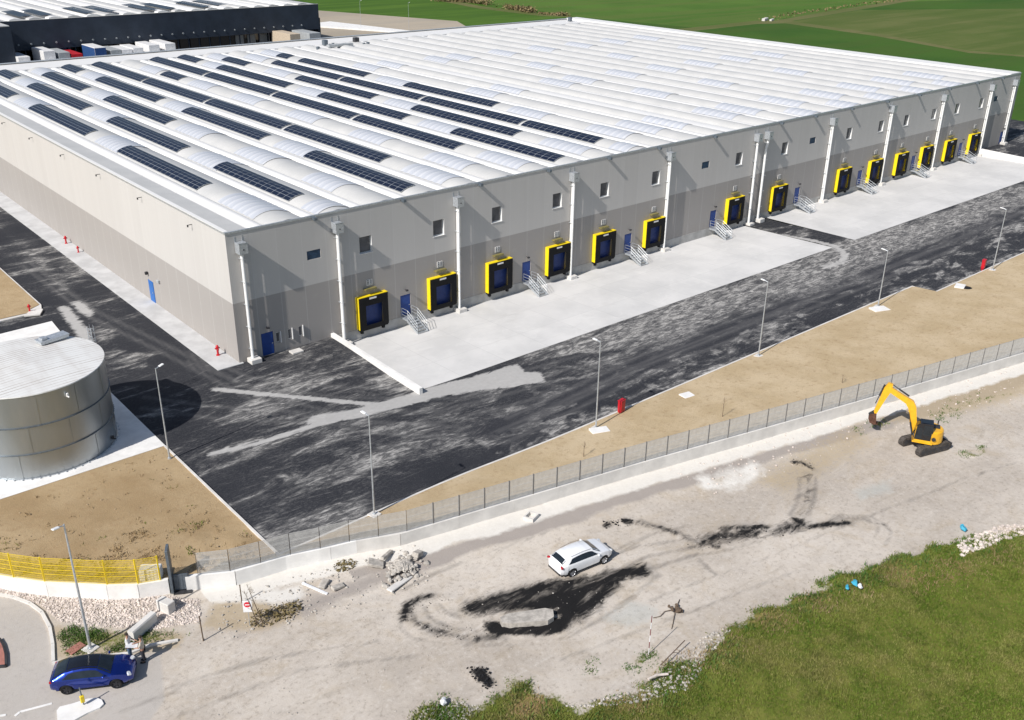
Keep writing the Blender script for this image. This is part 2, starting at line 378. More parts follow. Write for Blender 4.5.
# ------------------------------------------------------------------ mesh builder
class MB:
    def __init__(s): s.v = []; s.f = []; s.mi = []; s.m = 0
    def add(s, vs, fs):
        o = len(s.v); s.v.extend([tuple(p) for p in vs]); s.f.extend([tuple(i+o for i in f) for f in fs]); s.mi.extend([s.m]*len(fs)); return s
    def box(s, x0, x1, y0, y1, z0, z1):
        v = [(x0, y0, z0), (x1, y0, z0), (x1, y1, z0), (x0, y1, z0), (x0, y0, z1), (x1, y0, z1), (x1, y1, z1), (x0, y1, z1)]
        return s.add(v, [(0, 3, 2, 1), (4, 5, 6, 7), (0, 1, 5, 4), (1, 2, 6, 5), (2, 3, 7, 6), (3, 0, 4, 7)])
    def cbox(s, c, d, rz=0, ry=0, bev=0):
        m = Matrix.Rotation(rz, 3, 'Z') @ Matrix.Rotation(ry, 3, 'Y')
        hx, hy, hz = d[0]/2, d[1]/2, d[2]/2
        b = min(bev, hx*.9, hy*.9, hz*.9)
        if b <= 0:
            v = [(sx*hx, sy*hy, sz*hz) for sz in (-1, 1) for sx, sy in ((-1, -1), (1, -1), (1, 1), (-1, 1))]
            fs = [(0, 3, 2, 1), (4, 5, 6, 7), (0, 1, 5, 4), (1, 2, 6, 5), (2, 3, 7, 6), (3, 0, 4, 7)]
        else:
            ring = lambda ax, ay, z: [(-ax+b, -ay, z), (ax-b, -ay, z), (ax, -ay+b, z), (ax, ay-b, z), (ax-b, ay, z), (-ax+b, ay, z), (-ax, ay-b, z), (-ax, -ay+b, z)]
            v = ring(hx-b, hy-b, -hz) + ring(hx, hy, -hz+b) + ring(hx, hy, hz-b) + ring(hx-b, hy-b, hz)
            fs = [tuple(range(7, -1, -1)), tuple(range(24, 32))]
            for k in range(3): fs += [(k*8+i, k*8+(i+1) % 8, k*8+8+(i+1) % 8, k*8+8+i) for i in range(8)]
        C = Vector(c)
        return s.add([C + m @ Vector(p) for p in v], fs)
    def tube(s, a, b, r, r2=None, n=8, caps=True):
        a = Vector(a); b = Vector(b); r2 = r if r2 is None else r2; d = (b-a).normalized()
        u = d.orthogonal().normalized(); w_ = d.cross(u)
        v = [a+(u*math.cos(t)+w_*math.sin(t))*r for t in [2*math.pi*i/n for i in range(n)]]
        v += [b+(u*math.cos(t)+w_*math.sin(t))*r2 for t in [2*math.pi*i/n for i in range(n)]]
        fs = [(i, (i+1) % n, n+(i+1) % n, n+i) for i in range(n)]
        if caps: fs += [tuple(range(n-1, -1, -1)), tuple(range(n, 2*n))]
        return s.add(v, fs)
    def path(s, pts, r, n=6):
        for a, b in zip(pts[:-1], pts[1:]): s.tube(a, b, r, n=n)
        return s
    def prism(s, poly, z0, z1):
        n = len(poly); ar = sum(poly[i][0]*poly[(i+1) % n][1]-poly[(i+1) % n][0]*poly[i][1] for i in range(n))
        if ar < 0: poly = poly[::-1]
        v = [(x, y, z0) for x, y in poly]+[(x, y, z1) for x, y in poly]
        return s.add(v, [tuple(range(n-1, -1, -1)), tuple(range(n, 2*n))]+[(i, (i+1) % n, n+(i+1) % n, n+i) for i in range(n)])
    def side(s, poly, y0, y1, mtx=None):
        "extrude an (x,z) outline along y"
        n = len(poly); v = [Vector((x, y0, z)) for x, z in poly]+[Vector((x, y1, z)) for x, z in poly]
        if mtx: v = [mtx @ p for p in v]
        return s.add(v, [tuple(range(n)), tuple(range(2*n-1, n-1, -1))]+[((i+1) % n, i, n+i, n+(i+1) % n) for i in range(n)])
    def lathe(s, prof, n=48, c=(0, 0)):
        k = len(prof); v = []
        for i in range(n):
            t = 2*math.pi*i/n
            v += [(c[0]+r*math.cos(t), c[1]+r*math.sin(t), z) for r, z in prof]
        fs = [(i*k+j, ((i+1) % n)*k+j, ((i+1) % n)*k+j+1, i*k+j+1) for i in range(n) for j in range(k-1)]
        return s.add(v, fs)
    def chunk(s, c, d, rz=0, jit=.25, rnd=random):
        ico = [(-.53, .85, 0), (.53, .85, 0), (-.53, -.85, 0), (.53, -.85, 0), (0, -.53, .85), (0, .53, .85), (0, -.53, -.85), (0, .53, -.85), (.85, 0, -.53), (.85, 0, .53), (-.85, 0, -.53), (-.85, 0, .53)]
        fs = [(0, 11, 5), (0, 5, 1), (0, 1, 7), (0, 7, 10), (0, 10, 11), (1, 5, 9), (5, 11, 4), (11, 10, 2), (10, 7, 6), (7, 1, 8), (3, 9, 4), (3, 4, 2), (3, 2, 6), (3, 6, 8), (3, 8, 9), (4, 9, 5), (2, 4, 11), (6, 2, 10), (8, 6, 7), (9, 8, 1)]
        cs, sn = math.cos(rz), math.sin(rz); v = []
        for x, y, z in ico:
            x *= d[0]*.5*(1+rnd.uniform(-jit, jit)); y *= d[1]*.5*(1+rnd.uniform(-jit, jit)); z *= d[2]*.5*(1+rnd.uniform(-jit, jit))
            v.append((c[0]+x*cs-y*sn, c[1]+x*sn+y*cs, c[2]+z))
        return s.add(v, fs)
    def build(s, name, mats, parent=None, smooth_=False, loc=None, rz=0, auto=None):
        me = bpy.data.meshes.new(name); me.from_pydata(s.v, [], s.f)
        for m in ([mats] if isinstance(mats, str) else mats): me.materials.append(MATS[m])
        if any(s.mi): me.polygons.foreach_set('material_index', s.mi)
        if smooth_: me.polygons.foreach_set('use_smooth', [True]*len(s.f))
        me.update()
        if smooth_ and auto: me.set_sharp_from_angle(angle=R(auto))
        o = bpy.data.objects.new(name, me); COL.objects.link(o)
        if parent: o.parent = parent
        if loc is not None: o.location = loc
        o.rotation_euler.z = rz
        return o
def tag(o, label=None, cat=None, group=None, kind=None):
    if label: o['label'] = label
    if cat: o['category'] = cat
    if group: o['group'] = group
    if kind: o['kind'] = kind
    return o
def thing(name, label, cat, loc=(0, 0, 0), rz=0, group=None):
    o = bpy.data.objects.new(name, None); COL.objects.link(o); o.location = loc; o.rotation_euler.z = rz
    o.empty_display_size = .3
    return tag(o, label, cat, group)
def kids(o): return [c for c in bpy.data.objects if c.parent == o]
def copy_tree(o, parent=None):
    c = o.copy(); COL.objects.link(c); c.parent = parent
    for ch in kids(o): copy_tree(ch, c)
    return c
def nm_mesh(name, V, Fc, mats, attrs=None, smooth_=True):
    me = bpy.data.meshes.new(name)
    V = np.asarray(V, np.float32); Fc = np.asarray(Fc, np.int32)
    me.vertices.add(len(V)); me.vertices.foreach_set('co', V.ravel())
    k = Fc.shape[1]; me.loops.add(Fc.size); me.loops.foreach_set('vertex_index', Fc.ravel())
    me.polygons.add(len(Fc)); me.polygons.foreach_set('loop_start', np.arange(0, Fc.size, k, dtype=np.int32))
    me.polygons.foreach_set('loop_total', np.full(len(Fc), k, np.int32))
    for m in ([mats] if isinstance(mats, str) else mats): me.materials.append(MATS[m])
    if smooth_: me.polygons.foreach_set('use_smooth', np.ones(len(Fc), bool))
    me.update(calc_edges=True); me.validate()
    for a, d in (attrs or {}).items():
        t = me.attributes.new(a, 'FLOAT', 'POINT'); t.data.foreach_set('value', np.asarray(d, np.float32))
    o = bpy.data.objects.new(name, me); COL.objects.link(o); return o
def grid(xs, ys):
    X, Y = np.meshgrid(xs, ys); n, m = X.shape
    i = np.arange(n*m).reshape(n, m)
    Fq = np.stack([i[:-1, :-1], i[:-1, 1:], i[1:, 1:], i[1:, :-1]], -1).reshape(-1, 4)
    return np.c_[X.ravel(), Y.ravel()], Fq

# ================================================================== GROUND
GZ = -0.9                                                # level of the building site outside the wall
def road_z(x): return -.6*smooth((np.asarray(x, float)+8)/24)
def ky(x): return -27.08-.62*float(smooth((6-x)/15.0))
def pad_z(x): return np.where(np.asarray(x) > 75, -.85, -1.05)

# countryside
m = MB(); m.add([(-1500, -1500, -1.5), (3500, -1500, -1.5), (3500, 3500, -1.5), (-1500, 3500, -1.5)], [(0, 1, 2, 3)])
tag(m.build('ground', 'field_green'), kind='structure')
def patch(name, px, mat, dz, z=-1.5):
    p = G(px, z); m = MB(); n = len(p)
    ar = sum(p[i][0]*p[(i+1) % n][1]-p[(i+1) % n][0]*p[i][1] for i in range(n))
    if ar < 0: p = p[::-1]
    m.add([(x, y, z+dz) for x, y in p], [tuple(range(n))]); return tag(m.build(name, mat), kind='structure')
patch('field', [(300, -20), (440, -3), (570, 15), (600, 60), (300, 60)], 'field_bright', .01)
patch('field', [(567, 16), (700, 28), (785, 22), (877, 35), (969, 52), (1060, 60), (1060, 150), (940, 150), (600, 60)], 'field_dark', .012)
patch('field', [(785, 21), (860, 9), (1090, 8), (1090, 60), (969, 50), (877, 34)], 'field_dry', .014)
patch('field', [(780, 19), (900, 2), (1100, -4), (1100, 8), (860, 10), (795, 21)], 'field_dark', .016)
patch('dirt_track', [(640, 33), (757, 20.6), (786, 20.5), (877, 33.5), (969, 50.5), (1060, 58), (1060, 59.4), (969, 53), (877, 36.3), (786, 23.5), (757, 24), (640, 37)], 'track_earth', .02)
patch('dirt_track', [(776, 20.5), (830, 11), (900, 0), (960, -7), (968, -6), (905, 2), (835, 14), (786, 22)], 'track_earth', .024)
patch('dirt_track', [(441, -2), (480, 6), (542, 14), (570, 15.2), (572, 17.2), (540, 16), (478, 8.5), (430, -1)], 'track_earth', .028)
patch('dirt_track', [(300, 19.5), (348, 20), (400, 26.5), (470, 33), (470, 36), (300, 26)], 'track_earth', .02)
patch('back_road', [(300, 21.5), (345, 21.5), (460, 33), (460, 40), (380, 36), (300, 26)], 'far_tarmac', .03)
patch('verge', [(900, 120), (1060, 120), (1060, 135), (1010, 138)], 'field_bright', .02)

# yards of the two warehouses behind: one slab of apron at floor level
m = MB(); m.prism([(-60, 111.3), (166, 111.3), (166, 168), (190, 215), (150, 330), (-60, 330)], -1.45, -.06)
tag(m.build('rear_yard', 'gravel_yard'), kind='structure')
m = MB(); m.add([(-60, 111.5, -.04), (140, 111.5, -.04), (140, 189, -.04), (-60, 189, -.04)], [(0, 1, 2, 3)])
tag(m.build('rear_apron', 'far_tarmac'), kind='structure')

# asphalt of the yard with drifted concrete dust
VV, FF, base = [], [], 0
def agrid(xs, ys, zf):
    global base
    P, Fq = grid(xs, ys); z = zf(P[:, 0], P[:, 1])
    VV.append(np.c_[P, z]); FF.append(Fq+base); base += len(P)
st = .3
ar = lambda a, b, s=st: np.linspace(a, b, max(2, int(round((b-a)/s))+1))
agrid(ar(-42, 9.5), ar(-13.6, .2), lambda x, y: road_z(x)*smooth(-y/13.6))
agrid(ar(-42, -2.15), ar(.2, 130, .6), lambda x, y: 0*x)
agrid(ar(-11.05, 170), ar(-27.1, -13.6), lambda x, y: road_z(x)); agrid(ar(67.1, 170), ar(-29.7, -27.1), lambda x, y: road_z(x)); agrid(ar(-11.05, 8), ar(-27.68, -27.1), lambda x, y: road_z(x)-.004)
agrid(ar(72.3, 77.2), ar(-13.6, .2), lambda x, y: -.95+(-.6+.95)*smooth(-y/13.6))
agrid(ar(137.2, 170), ar(-13.6, .2), lambda x, y: -.6*smooth(-y/13.6))
agrid(ar(148, 170, 1), ar(.2, 125, 1), lambda x, y: 0*x)
V = np.vstack(VV); P2 = V[:, :2]; X, Y = P2.T
dust = .42+.42*smooth((fbm(X*.05, Y*.12, 4, 3)-.35)/.35)
dust += .30*np.exp(-((Y+16.0)/2.6)**2)*(X > 16)
dust += .35*np.exp(-((Y+18)/3.2)**2)*smooth((X-45)/15)
dust -= .35*np.exp(-((Y+25)/1.6)**2)*smooth((X+5)/10)*(X < 40)
dust += .25*np.exp(-(((X-6)/5)**2+((Y+3)/4)**2))
dust += .14*np.exp(-((X-8.3)/1.2)**2)*(Y > -13)*(Y < 0)
dust -= .22*((X < -2.2) & (Y > 2))
dust -= .25*np.exp(-(((X-3)/8)**2+((Y+25)/3)**2))
dust += 1.1*(fbm(X*.20, Y*.42, 5, 17)-.5)
dust += .35*(fbm(X*.5, Y*1.2, 4, 27) > .56)*(Y < -23)*(X > 8)
lane = np.clip(mline(P2, [(10, -23.4), (30, -21.6), (64, -21.7), (109, -20.7), (160, -20)], 1.5, 1.4), 0, 1)
lane = np.maximum(lane, .7*mline(P2, [(-6.6, 60), (-6.2, 30), (-5.2, 10), (-3.5, -4)], .5, .5)*0)
slab = np.zeros(len(V))
def slabline(px, hw, z=-.3, w=.35):
    global slab
    slab = np.maximum(slab, mline(P2, G(px, z), hw, w))
slabline([(212, 456), (256, 446), (300, 431), (345, 415), (400, 399)], .32, -.2)
slabline([(318, 423), (360, 414), (400, 402), (440, 388), (500, 372)], .85, -.4)
slab = np.maximum(slab, mpoly(P2, G([(398, 404), (425, 391.5), (480, 374.5), (517, 362.5), (524, 371), (541, 371), (546, 381), (500, 387), (470, 391), (440, 397), (408, 404)], -.5), .4))
slabline([(215, 391), (256, 395), (330, 400), (375, 403), (425, 397)], .34, -.2, .3)
slabline([(768, 232), (805, 239), (835, 247), (845, 254), (843, 262), (825, 268)], .5, -.7, .6)
slab = np.maximum(slab, mpoly(P2, G([(57, 307), (68, 306), (88, 330), (96, 352), (84, 345)]), .5))
slab = np.maximum(slab, .9*mpoly(P2, G([(70, 302), (82, 301), (95, 313), (90, 318), (80, 313)]), .5))
streak = mline(P2, G([(0, 228), (30, 250), (48, 272), (62, 288), (86, 308), (110, 345), (150, 372)]), .35, .9)
dust = dust+.45*streak
streak = mline(P2, G([(60, 275), (78, 276)]), .3, .6)+mline(P2, G([(85, 310), (110, 300), (122, 302)]), .2, .5)
dust = np.clip(dust+.5*streak, 0, 1.15)
tyre = np.zeros(len(V))
for pts_, off in (([(12, -23.0), (30, -21.4), (64, -21.5), (109, -20.5), (160, -20)], .9), ([(10, -24.3), (30, -22.6), (64, -22.9), (109, -21.9), (160, -21.5)], .9), ([(-3, 4), (-1, -4), (4, -10), (12, -16), (30, -18.5), (60, -18.2)], .85), ([(-6.5, 40), (-6, 20), (-4, 8), (-2, -6), (2, -16), (8, -22)], .9), ([(-9.5, -2), (-6, -7), (0, -13), (8, -18.5), (20, -20.5)], .9), ([(85, -16), (95, -14.5), (105, -16), (112, -18)], .8)):
    for o_ in (-off, off): tyre = np.maximum(tyre, mline(P2, [(a+o_*.5, b+o_) for a, b in pts_], .10, .28))
tag(nm_mesh('asphalt_yard', V, np.vstack(FF), 'dusty_asphalt', {'dust': dust, 'slab': slab, 'lane': lane, 'tyre': tyre}), kind='structure')

# loading pads
def pad(x0, x1, px, zi):
    P, Fq = grid(ar(x0, x1, 1.5), ar(-13.6, .3, 1.0))
    xr = P[:, 0]; t = np.clip(-P[:, 1]/13.6, 0, 1)
    z = zi*(1-t)+(road_z(xr)+.012)*t
    return tag(nm_mesh('loading_pad', np.c_[P, z], Fq, 'pad_concrete'), kind='structure')
pad(9.65, 72.3, 0, -1.05); pad(77.2, 137.2, 0, -.85)
# pavement strip beside the long pale wall
m = MB(); m.box(-2.15, .3, -.25, 130, -.6, .06)
plain('concrete_path', (.50, .50, .50), .85, 0, .2, .12, .5, .2)
tag(m.build('pavement', 'concrete_path'), kind='structure')
m = MB(); m.prism([(-45, -10.0), (-11.0, -10.0), (-10.9, 2), (-9.7, 20.2), (-45, 18.5)], -.6, .07)
tag(m.build('tank_base', 'concrete_white'), kind='structure')
m = MB(); m.prism([(-9.15, 130), (-9.15, 25.2), (-9.5, 23.9), (-10.6, 23.2), (-45, 22.2), (-45, 130)], -.5, .12)
tag(m.build('kerb', 'concrete_light'), kind='structure')
Pn, Fn = grid(ar(-45, -9.32, .8), ar(23.6, 130, .8)); keep = ~((Pn[:, 0] > -11.8) & (Pn[:, 1] < 24.6))
Pn[:, 0] = np.where((Pn[:, 1] < 25) & (Pn[:, 0] > -10.5), -10.5, Pn[:, 0])
tag(nm_mesh('soil_bed', np.c_[Pn, .14+.05*fbm(Pn[:, 0], Pn[:, 1], 3)], Fn, 'tan_soil', {'brown': np.full(len(Pn), .75)}), kind='structure')

# the boundary line
WL = [(-33.0, -4.5), (-30.2, -10.5), (-27.4, -15.6), (-24.28, -19.87), (-23.07, -21.37), (-21.73, -22.61), (-20.42, -23.93), (-18.97, -25.01), (-17.4, -25.7), (-16.5, -26.1),
      (-13.95, -27.5), (-10.86, -28.11), (-8.21, -29.07), (-6.59, -29.55), (-4.0, -30.75), (4.2, -32.55), (14.6, -34.85), (26.5, -37.75), (40.8, -41.1), (56.5, -44.6), (90, -52.2)]
def wall_y(x): return np.interp(x, [p[0] for p in WL], [p[1] for p in WL])
def wall_top(x): return np.interp(x, [-40, -11, 4, 56, 90], [.12, .12, .28, .95, 1.2])
def soilstrip(x0, x1, ytop, zt, brown):
    xs = ar(x0, x1, .5); ytop = ytop+0*xs if x0 != -11.1 else np.array([ky(q)-.07 for q in xs]); n = 26; Vl = []; br = []
    for j in range(n):
        t = j/(n-1); yt = ytop; y = yt*(1-t)+(wall_y(xs)+.1)*t
        z = zt(xs)*(1-t)+(wall_top(xs)-.12)*t
        z = z+((.10+.5*smooth((t-.55)/.4)*(x1 < 0))*(fbm(xs*1.1, y*1.1, 4, 9)-.5))*min(1, 4*t)*min(1, 6*(1-t)) + .0
        Vl.append(np.c_[xs, y, z]); br.append(brown(xs, y))
    Vn = np.vstack(Vl); k = len(xs); i = np.arange(n*k).reshape(n, k)
    Fq = np.stack([i[:-1, :-1], i[1:, :-1], i[1:, 1:], i[:-1, 1:]], -1).reshape(-1, 4)
    tag(nm_mesh('soil_bank', Vn, Fq, 'tan_soil', {'brown': np.concatenate(br)}), kind='structure')
soilstrip(-45, -11.1, -10.05, lambda x: 0*x+.08, lambda x, y: 0*x+.85+.15*fbm(x, y))
soilstrip(-11.1, 67.1, -27.15, lambda x: road_z(x)+.11, lambda x, y: .8*smooth((6-x)/18)+.15*fbm(x*.3, y*.3))
soilstrip(67.1, 90, -29.65, lambda x: road_z(x)+.11, lambda x, y: .1*fbm(x, y))
m = MB()
def kerbrun(p, q, n=24, wd=.16):
    (x0, y0), (x1, y1) = p, q; L = math.hypot(x1-x0, y1-y0); nx, ny = -(y1-y0)/L*wd/2, (x1-x0)/L*wd/2
    for k in range(n):
        a, b = k/n, (k+1)/n
        ax, ay = x0+(x1-x0)*a, y0+(y1-y0)*a; bx, by = x0+(x1-x0)*b-(x1-x0)/L*.006, y0+(y1-y0)*b-(y1-y0)/L*.006
        za, zb = float(road_z(ax))+.125, float(road_z(bx))+.125
        m.add([(ax-nx, ay-ny, za-.5), (bx-nx, by-ny, zb-.5), (bx+nx, by+ny, zb-.5), (ax+nx, ay+ny, za-.5), (ax-nx, ay-ny, za), (bx-nx, by-ny, zb), (bx+nx, by+ny, zb), (ax+nx, ay+ny, za)],
              [(0, 3, 2, 1), (4, 5, 6, 7), (0, 1, 5, 4), (1, 2, 6, 5), (2, 3, 7, 6), (3, 0, 4, 7)])
kerbrun((-11.08, -10.1), (-11.08, -27.62), 17)
for q in range(18): kerbrun((-11.2+q, ky(-11.2+q)), (-10.2+q, ky(-10.2+q)), 1)
kerbrun((6.8, -27.08), (67.0, -27.08), 60); kerbrun((67.05, -27.0), (67.15, -29.6), 2); kerbrun((67.2, -29.6), (110, -29.6), 40)
tag(m.build('kerb', 'concrete_light'), kind='structure')

# outer building-site ground
P, Fq = grid(np.arange(-48, 92, .22), np.arange(-78, -12, .22))
X, Y = P.T
below = (Y < wall_y(X)+.6)
def gp(px): return G(px, GZ)
A = {}
dw = wall_y(X)-Y                                           # metres south of the wall (vertical)
A['lime'] = np.where((X > -16), np.clip(.5+.5*np.minimum(dw-.0, 1.75-dw+.35*(fbm(X*.5, Y*.1, 3)-.5)+.2*np.sin(X*1.1)*(X < 3))/.4, 0, 1), 0)
A['lime'] = np.maximum(A['lime'], .60*mpoly(P, gp([(690, 480), (760, 462), (770, 478), (740, 492), (700, 496)]), .8))
A['lime'] = np.maximum(A['lime'], .9*mpoly(P, gp([(230, 600), (245, 592), (300, 586), (300, 600), (270, 606)]), .6))
A['brown'] = np.where((X > -8), 1.0*np.clip(.5+.5*np.minimum(dw-1.7, 3.0-dw+1.2*(fbm(X*.3, Y*.1, 3, 7)-.5))/.45, 0, 1), 0)
A['brown'] = np.maximum(A['brown'], .7*mpoly(P, gp([(230, 640), (300, 600), (330, 590), (370, 572), (420, 560), (430, 575), (350, 600), (290, 622)]), .8))
A['tan'] = .95*mpoly(P, gp([(200, 628), (215, 600), (290, 600), (300, 618), (260, 632)]), .8)
A['tan'] = np.maximum(A['tan'], .85*mpoly(P, gp([(860, 385), (1040, 355), (1040, 395), (930, 425), (880, 430)]), 1.0))
A['tan'] = np.maximum(A['tan'], .95*mpoly(P, gp([(52, 625), (90, 630), (130, 632), (185, 632), (180, 648), (105, 658), (55, 660)]), .5))
A['tan'] = np.maximum(A['tan'], .62*mpoly(P, gp([(740, 480), (860, 420), (880, 450), (790, 500)]), 1.5))
A['black'] = mpoly(P, gp([(459, 612), (466, 603), (487, 597), (540, 583), (593, 575), (617, 568), (647, 563), (651, 575), (623, 580), (607, 596), (597, 610), (573, 626), (542, 635), (536, 628), (556, 620), (556, 610), (500, 611), (478, 616)]), .8)
A['black'] = np.maximum(A['black'], mpoly(P, gp([(484, 626), (500, 622), (535, 624), (540, 628), (500, 632), (484, 631)]), .35))
A['black'] = np.maximum(A['black'], mpoly(P, gp([(484, 622), (500, 622), (556, 618), (575, 622), (560, 634), (540, 636), (490, 634)]), .3))
A['black'] = np.maximum(A['black'], .90*mline(P, gp([(404, 618), (407, 606), (416, 599), (430, 596)]), .28, .55)); A['black'] = np.maximum(A['black'], .62*mline(P, gp([(430, 596), (448, 597), (458, 599)]), .15, .5))
A['black'] = np.maximum(A['black'], .74*mline(P, gp([(414, 622), (432, 630), (455, 637), (480, 638), (498, 635)]), .30, .7))
A['black'] = np.maximum(A['black'], .72*mpoly(P, gp([(686, 548), (700, 536), (722, 528), (760, 527), (790, 522), (800, 516), (812, 522), (830, 524), (812, 529), (790, 534), (750, 541), (715, 546)]), .8))
A['black'] = np.maximum(A['black'], .92*mline(P, gp([(796, 520), (806, 527), (828, 525), (848, 524)]), .28, .5))
A['black'] = np.maximum(A['black'], .92*mline(P, gp([(722, 530), (745, 527), (765, 528)]), .3, .5))
A['black'] = np.maximum(A['black'], .80*mline(P, gp([(640, 524), (668, 530), (690, 540), (720, 548)]), .22, .6))
A['black'] = np.maximum(A['black'], .97*mline(P, gp([(792, 465), (802, 465), (813, 470)]), .12, .3))
A['black'] = np.maximum(A['black'], .55*mline(P, gp([(808, 475), (808, 495), (800, 515)]), .5, .9))
A['black'] = np.maximum(A['black'], .75*mline(P, gp([(870, 523), (885, 525)]), .08, .25))
A['black'] = np.maximum(A['black'], .95*mpoly(P, gp([(470, 672), (482, 668), (494, 682), (490, 690), (478, 680)]), .25))
A['black'] = np.maximum(A['black'], .95*mline(P, gp([(606, 527), (609, 526)]), .22, .3))
A['black'] = np.maximum(A['black'], .97*mline(P, gp([(625, 522), (629, 523)]), .28, .3))
tr = np.zeros(len(P))
for px in ([(402, 618), (400, 628), (412, 638), (440, 643), (480, 646), (510, 645)], [(830, 515), (870, 516), (885, 525), (892, 532), (885, 545)], [(840, 518), (865, 520), (878, 527), (875, 540)],
           [(600, 555), (650, 535), (700, 523)], [(560, 660), (640, 630), (720, 600), (800, 570)], [(180, 715), (300, 670), (420, 655)], [(400, 590), (470, 560), (560, 530)], [(650, 600), (690, 585), (760, 560), (860, 520), (960, 480), (1024, 460)],
           [(160, 690), (260, 660), (380, 640)], [(120, 712), (150, 700), (180, 690)]):
    tr = np.maximum(tr, .85*mline(P, gp(px), .10, .4))
for px in ([(410, 610), (418, 624), (436, 634), (470, 640), (505, 638)], [(424, 606), (430, 618), (450, 628), (475, 631)], [(440, 604), (446, 612), (460, 618)], [(600, 560), (640, 546), (680, 540)], [(610, 570), (650, 556), (690, 548)], [(648, 570), (690, 556), (720, 552), (762, 541)], [(560, 640), (600, 620), (640, 590), (660, 575)],
           [(800, 478), (798, 500), (790, 515)], [(816, 478), (814, 500), (808, 515)], [(700, 560), (712, 572), (716, 574)], [(830, 520), (850, 518), (868, 520)], [(640, 520), (660, 528), (690, 536)]):
    tr = np.maximum(tr, .98*mline(P, gp(px), .12, .4))
A['track'] = tr
A['puddle'] = .9*mpoly(P, gp([(600, 620), (630, 600), (655, 606), (660, 618), (630, 628)]), .8)
A['puddle'] = np.maximum(A['puddle'], .8*mpoly(P, gp([(850, 490), (890, 478), (895, 492), (860, 502)]), .8))
GE = [(418, 722), (430, 706), (462, 700), (476, 706), (492, 695), (505, 688), (530, 686), (548, 690), (556, 700), (566, 709), (600, 706), (640, 697), (646, 690), (672, 668), (700, 655), (712, 640), (728, 628), (760, 612), (800, 596), (850, 574), (900, 558), (930, 548), (950, 541), (968, 540), (1000, 535), (1040, 530)]
GP = gp(GE)+[(95, -60), (95, -90), (-20, -90)]
A['grass'] = np.clip(mpoly(P, GP, 1.0)+.9*(fbm(P[:, 0]*.8, P[:, 1]*.8, 4, 33)-.5)*(np.abs(mpoly(P, GP, 1.6)-.5) < .45), 0, 1)
for c_, r_ in (((640, 661), .0), ((590, 665), .0), ((703, 666), .0)):
    if r_: A['grass'] = np.maximum(A['grass'], mline(P, [g(*c_, GZ), (g(*c_, GZ)[0]+.3, g(*c_, GZ)[1]+.1)], r_, .4))
for c_, q_ in (((640, 661), .5), ((591, 664), .25), ((578, 676), .12)): A['grass'] = np.maximum(A['grass'], .62*mline(P, [g(*c_, GZ), (g(*c_, GZ)[0]+.8*q_, g(*c_, GZ)[1]+.3*q_)], q_*.8, .4))
A['grass'] = np.maximum(A['grass'], .62*mline(P, gp([(930, 421), (960, 412), (985, 403), (1010, 398)]), .25, .5))
A['grass'] = np.maximum(A['grass'], .85*mline(P, gp([(872, 429), (880, 431)]), .25, .4))
A['grass'] = np.maximum(A['grass'], .8*mline(P, gp([(960, 450), (975, 457), (984, 453), (982, 446)]), .15, .3))
GRL = gp([(60, 636), (70, 655), (100, 652), (120, 650), (185, 640), (186, 632), (150, 630), (120, 630), (95, 628)])
A['grass'] = np.maximum(A['grass'], .56*mpoly(P, GRL, .6))
A['dead'] = np.zeros(len(P))
for c_, r_ in (((945, 575), 1.3), ((895, 577), 1.2), ((770, 625), 1.0), ((525, 708), .9), ((810, 600), .8), ((700, 650), .8), ((620, 700), .9)):
    A['dead'] = np.maximum(A['dead'], .9*mline(P, [g(*c_, GZ), (g(*c_, GZ)[0]+.5, g(*c_, GZ)[1]-.3)], r_, 1.0))
A['road'] = mpoly(P, gp([(-120, 740), (-60, 600), (0, 598), (22, 600), (42, 618), (52, 645), (53, 664), (105, 660), (160, 652), (165, 700), (120, 760)]), .4)
lv = smooth((P[:, 1]-wall_y(X))/-1.0)
z = GZ+.06*(fbm(X*.35, Y*.35, 4, 2)-.5)*(1-A['road'])+.035*(fbm(X*2.2, Y*2.2, 3, 5)-.5)*(1-A['road'])
z += A['black']*(.05+.22*(fbm(X*1.8, Y*1.8, 4, 6)-.35))
z += .45*smooth((A['grass']-.4)*2)*smooth((X+2)/10)*(Y < -42)*(.5+fbm(X*.4, Y*.4, 3, 8))
z -= .02*A['track']
z += np.maximum(0, np.interp(X, [-40, -12, -4, 14, 56, 90], [GZ, GZ, -.72, -.56, -.02, .2])-GZ)*smooth((5.5-dw)/4.0)*(X > -12)
sel = below[Fq].any(1) if below.ndim == 1 else None
used = np.unique(Fq[sel]); remap = -np.ones(len(P), int); remap[used] = np.arange(len(used))
tag(nm_mesh('site_ground', np.c_[P, z][used], remap[Fq[sel]], 'site_dirt', {k: v[used] for k, v in A.items()}), kind='structure')
def gz(x, y):
    "site ground height"
    i = int(round((x+48)/.22)); j = int(round((y+78)/.22)); n = len(np.arange(-48, 92, .22))
    return float(z[j*n+i])
m = MB(); m.add([(-200, -260, -1.12), (300, -260, -1.12), (300, -56, -1.12), (-200, -56, -1.12)], [(0, 1, 2, 3)]); m.add([(-200, -56, -1.12), (-46, -56, -1.12), (-46, 300, -1.12), (-200, 300, -1.12)], [(0, 1, 2, 3)])
tag(m.build('meadow', 'field_dry'), kind='structure')

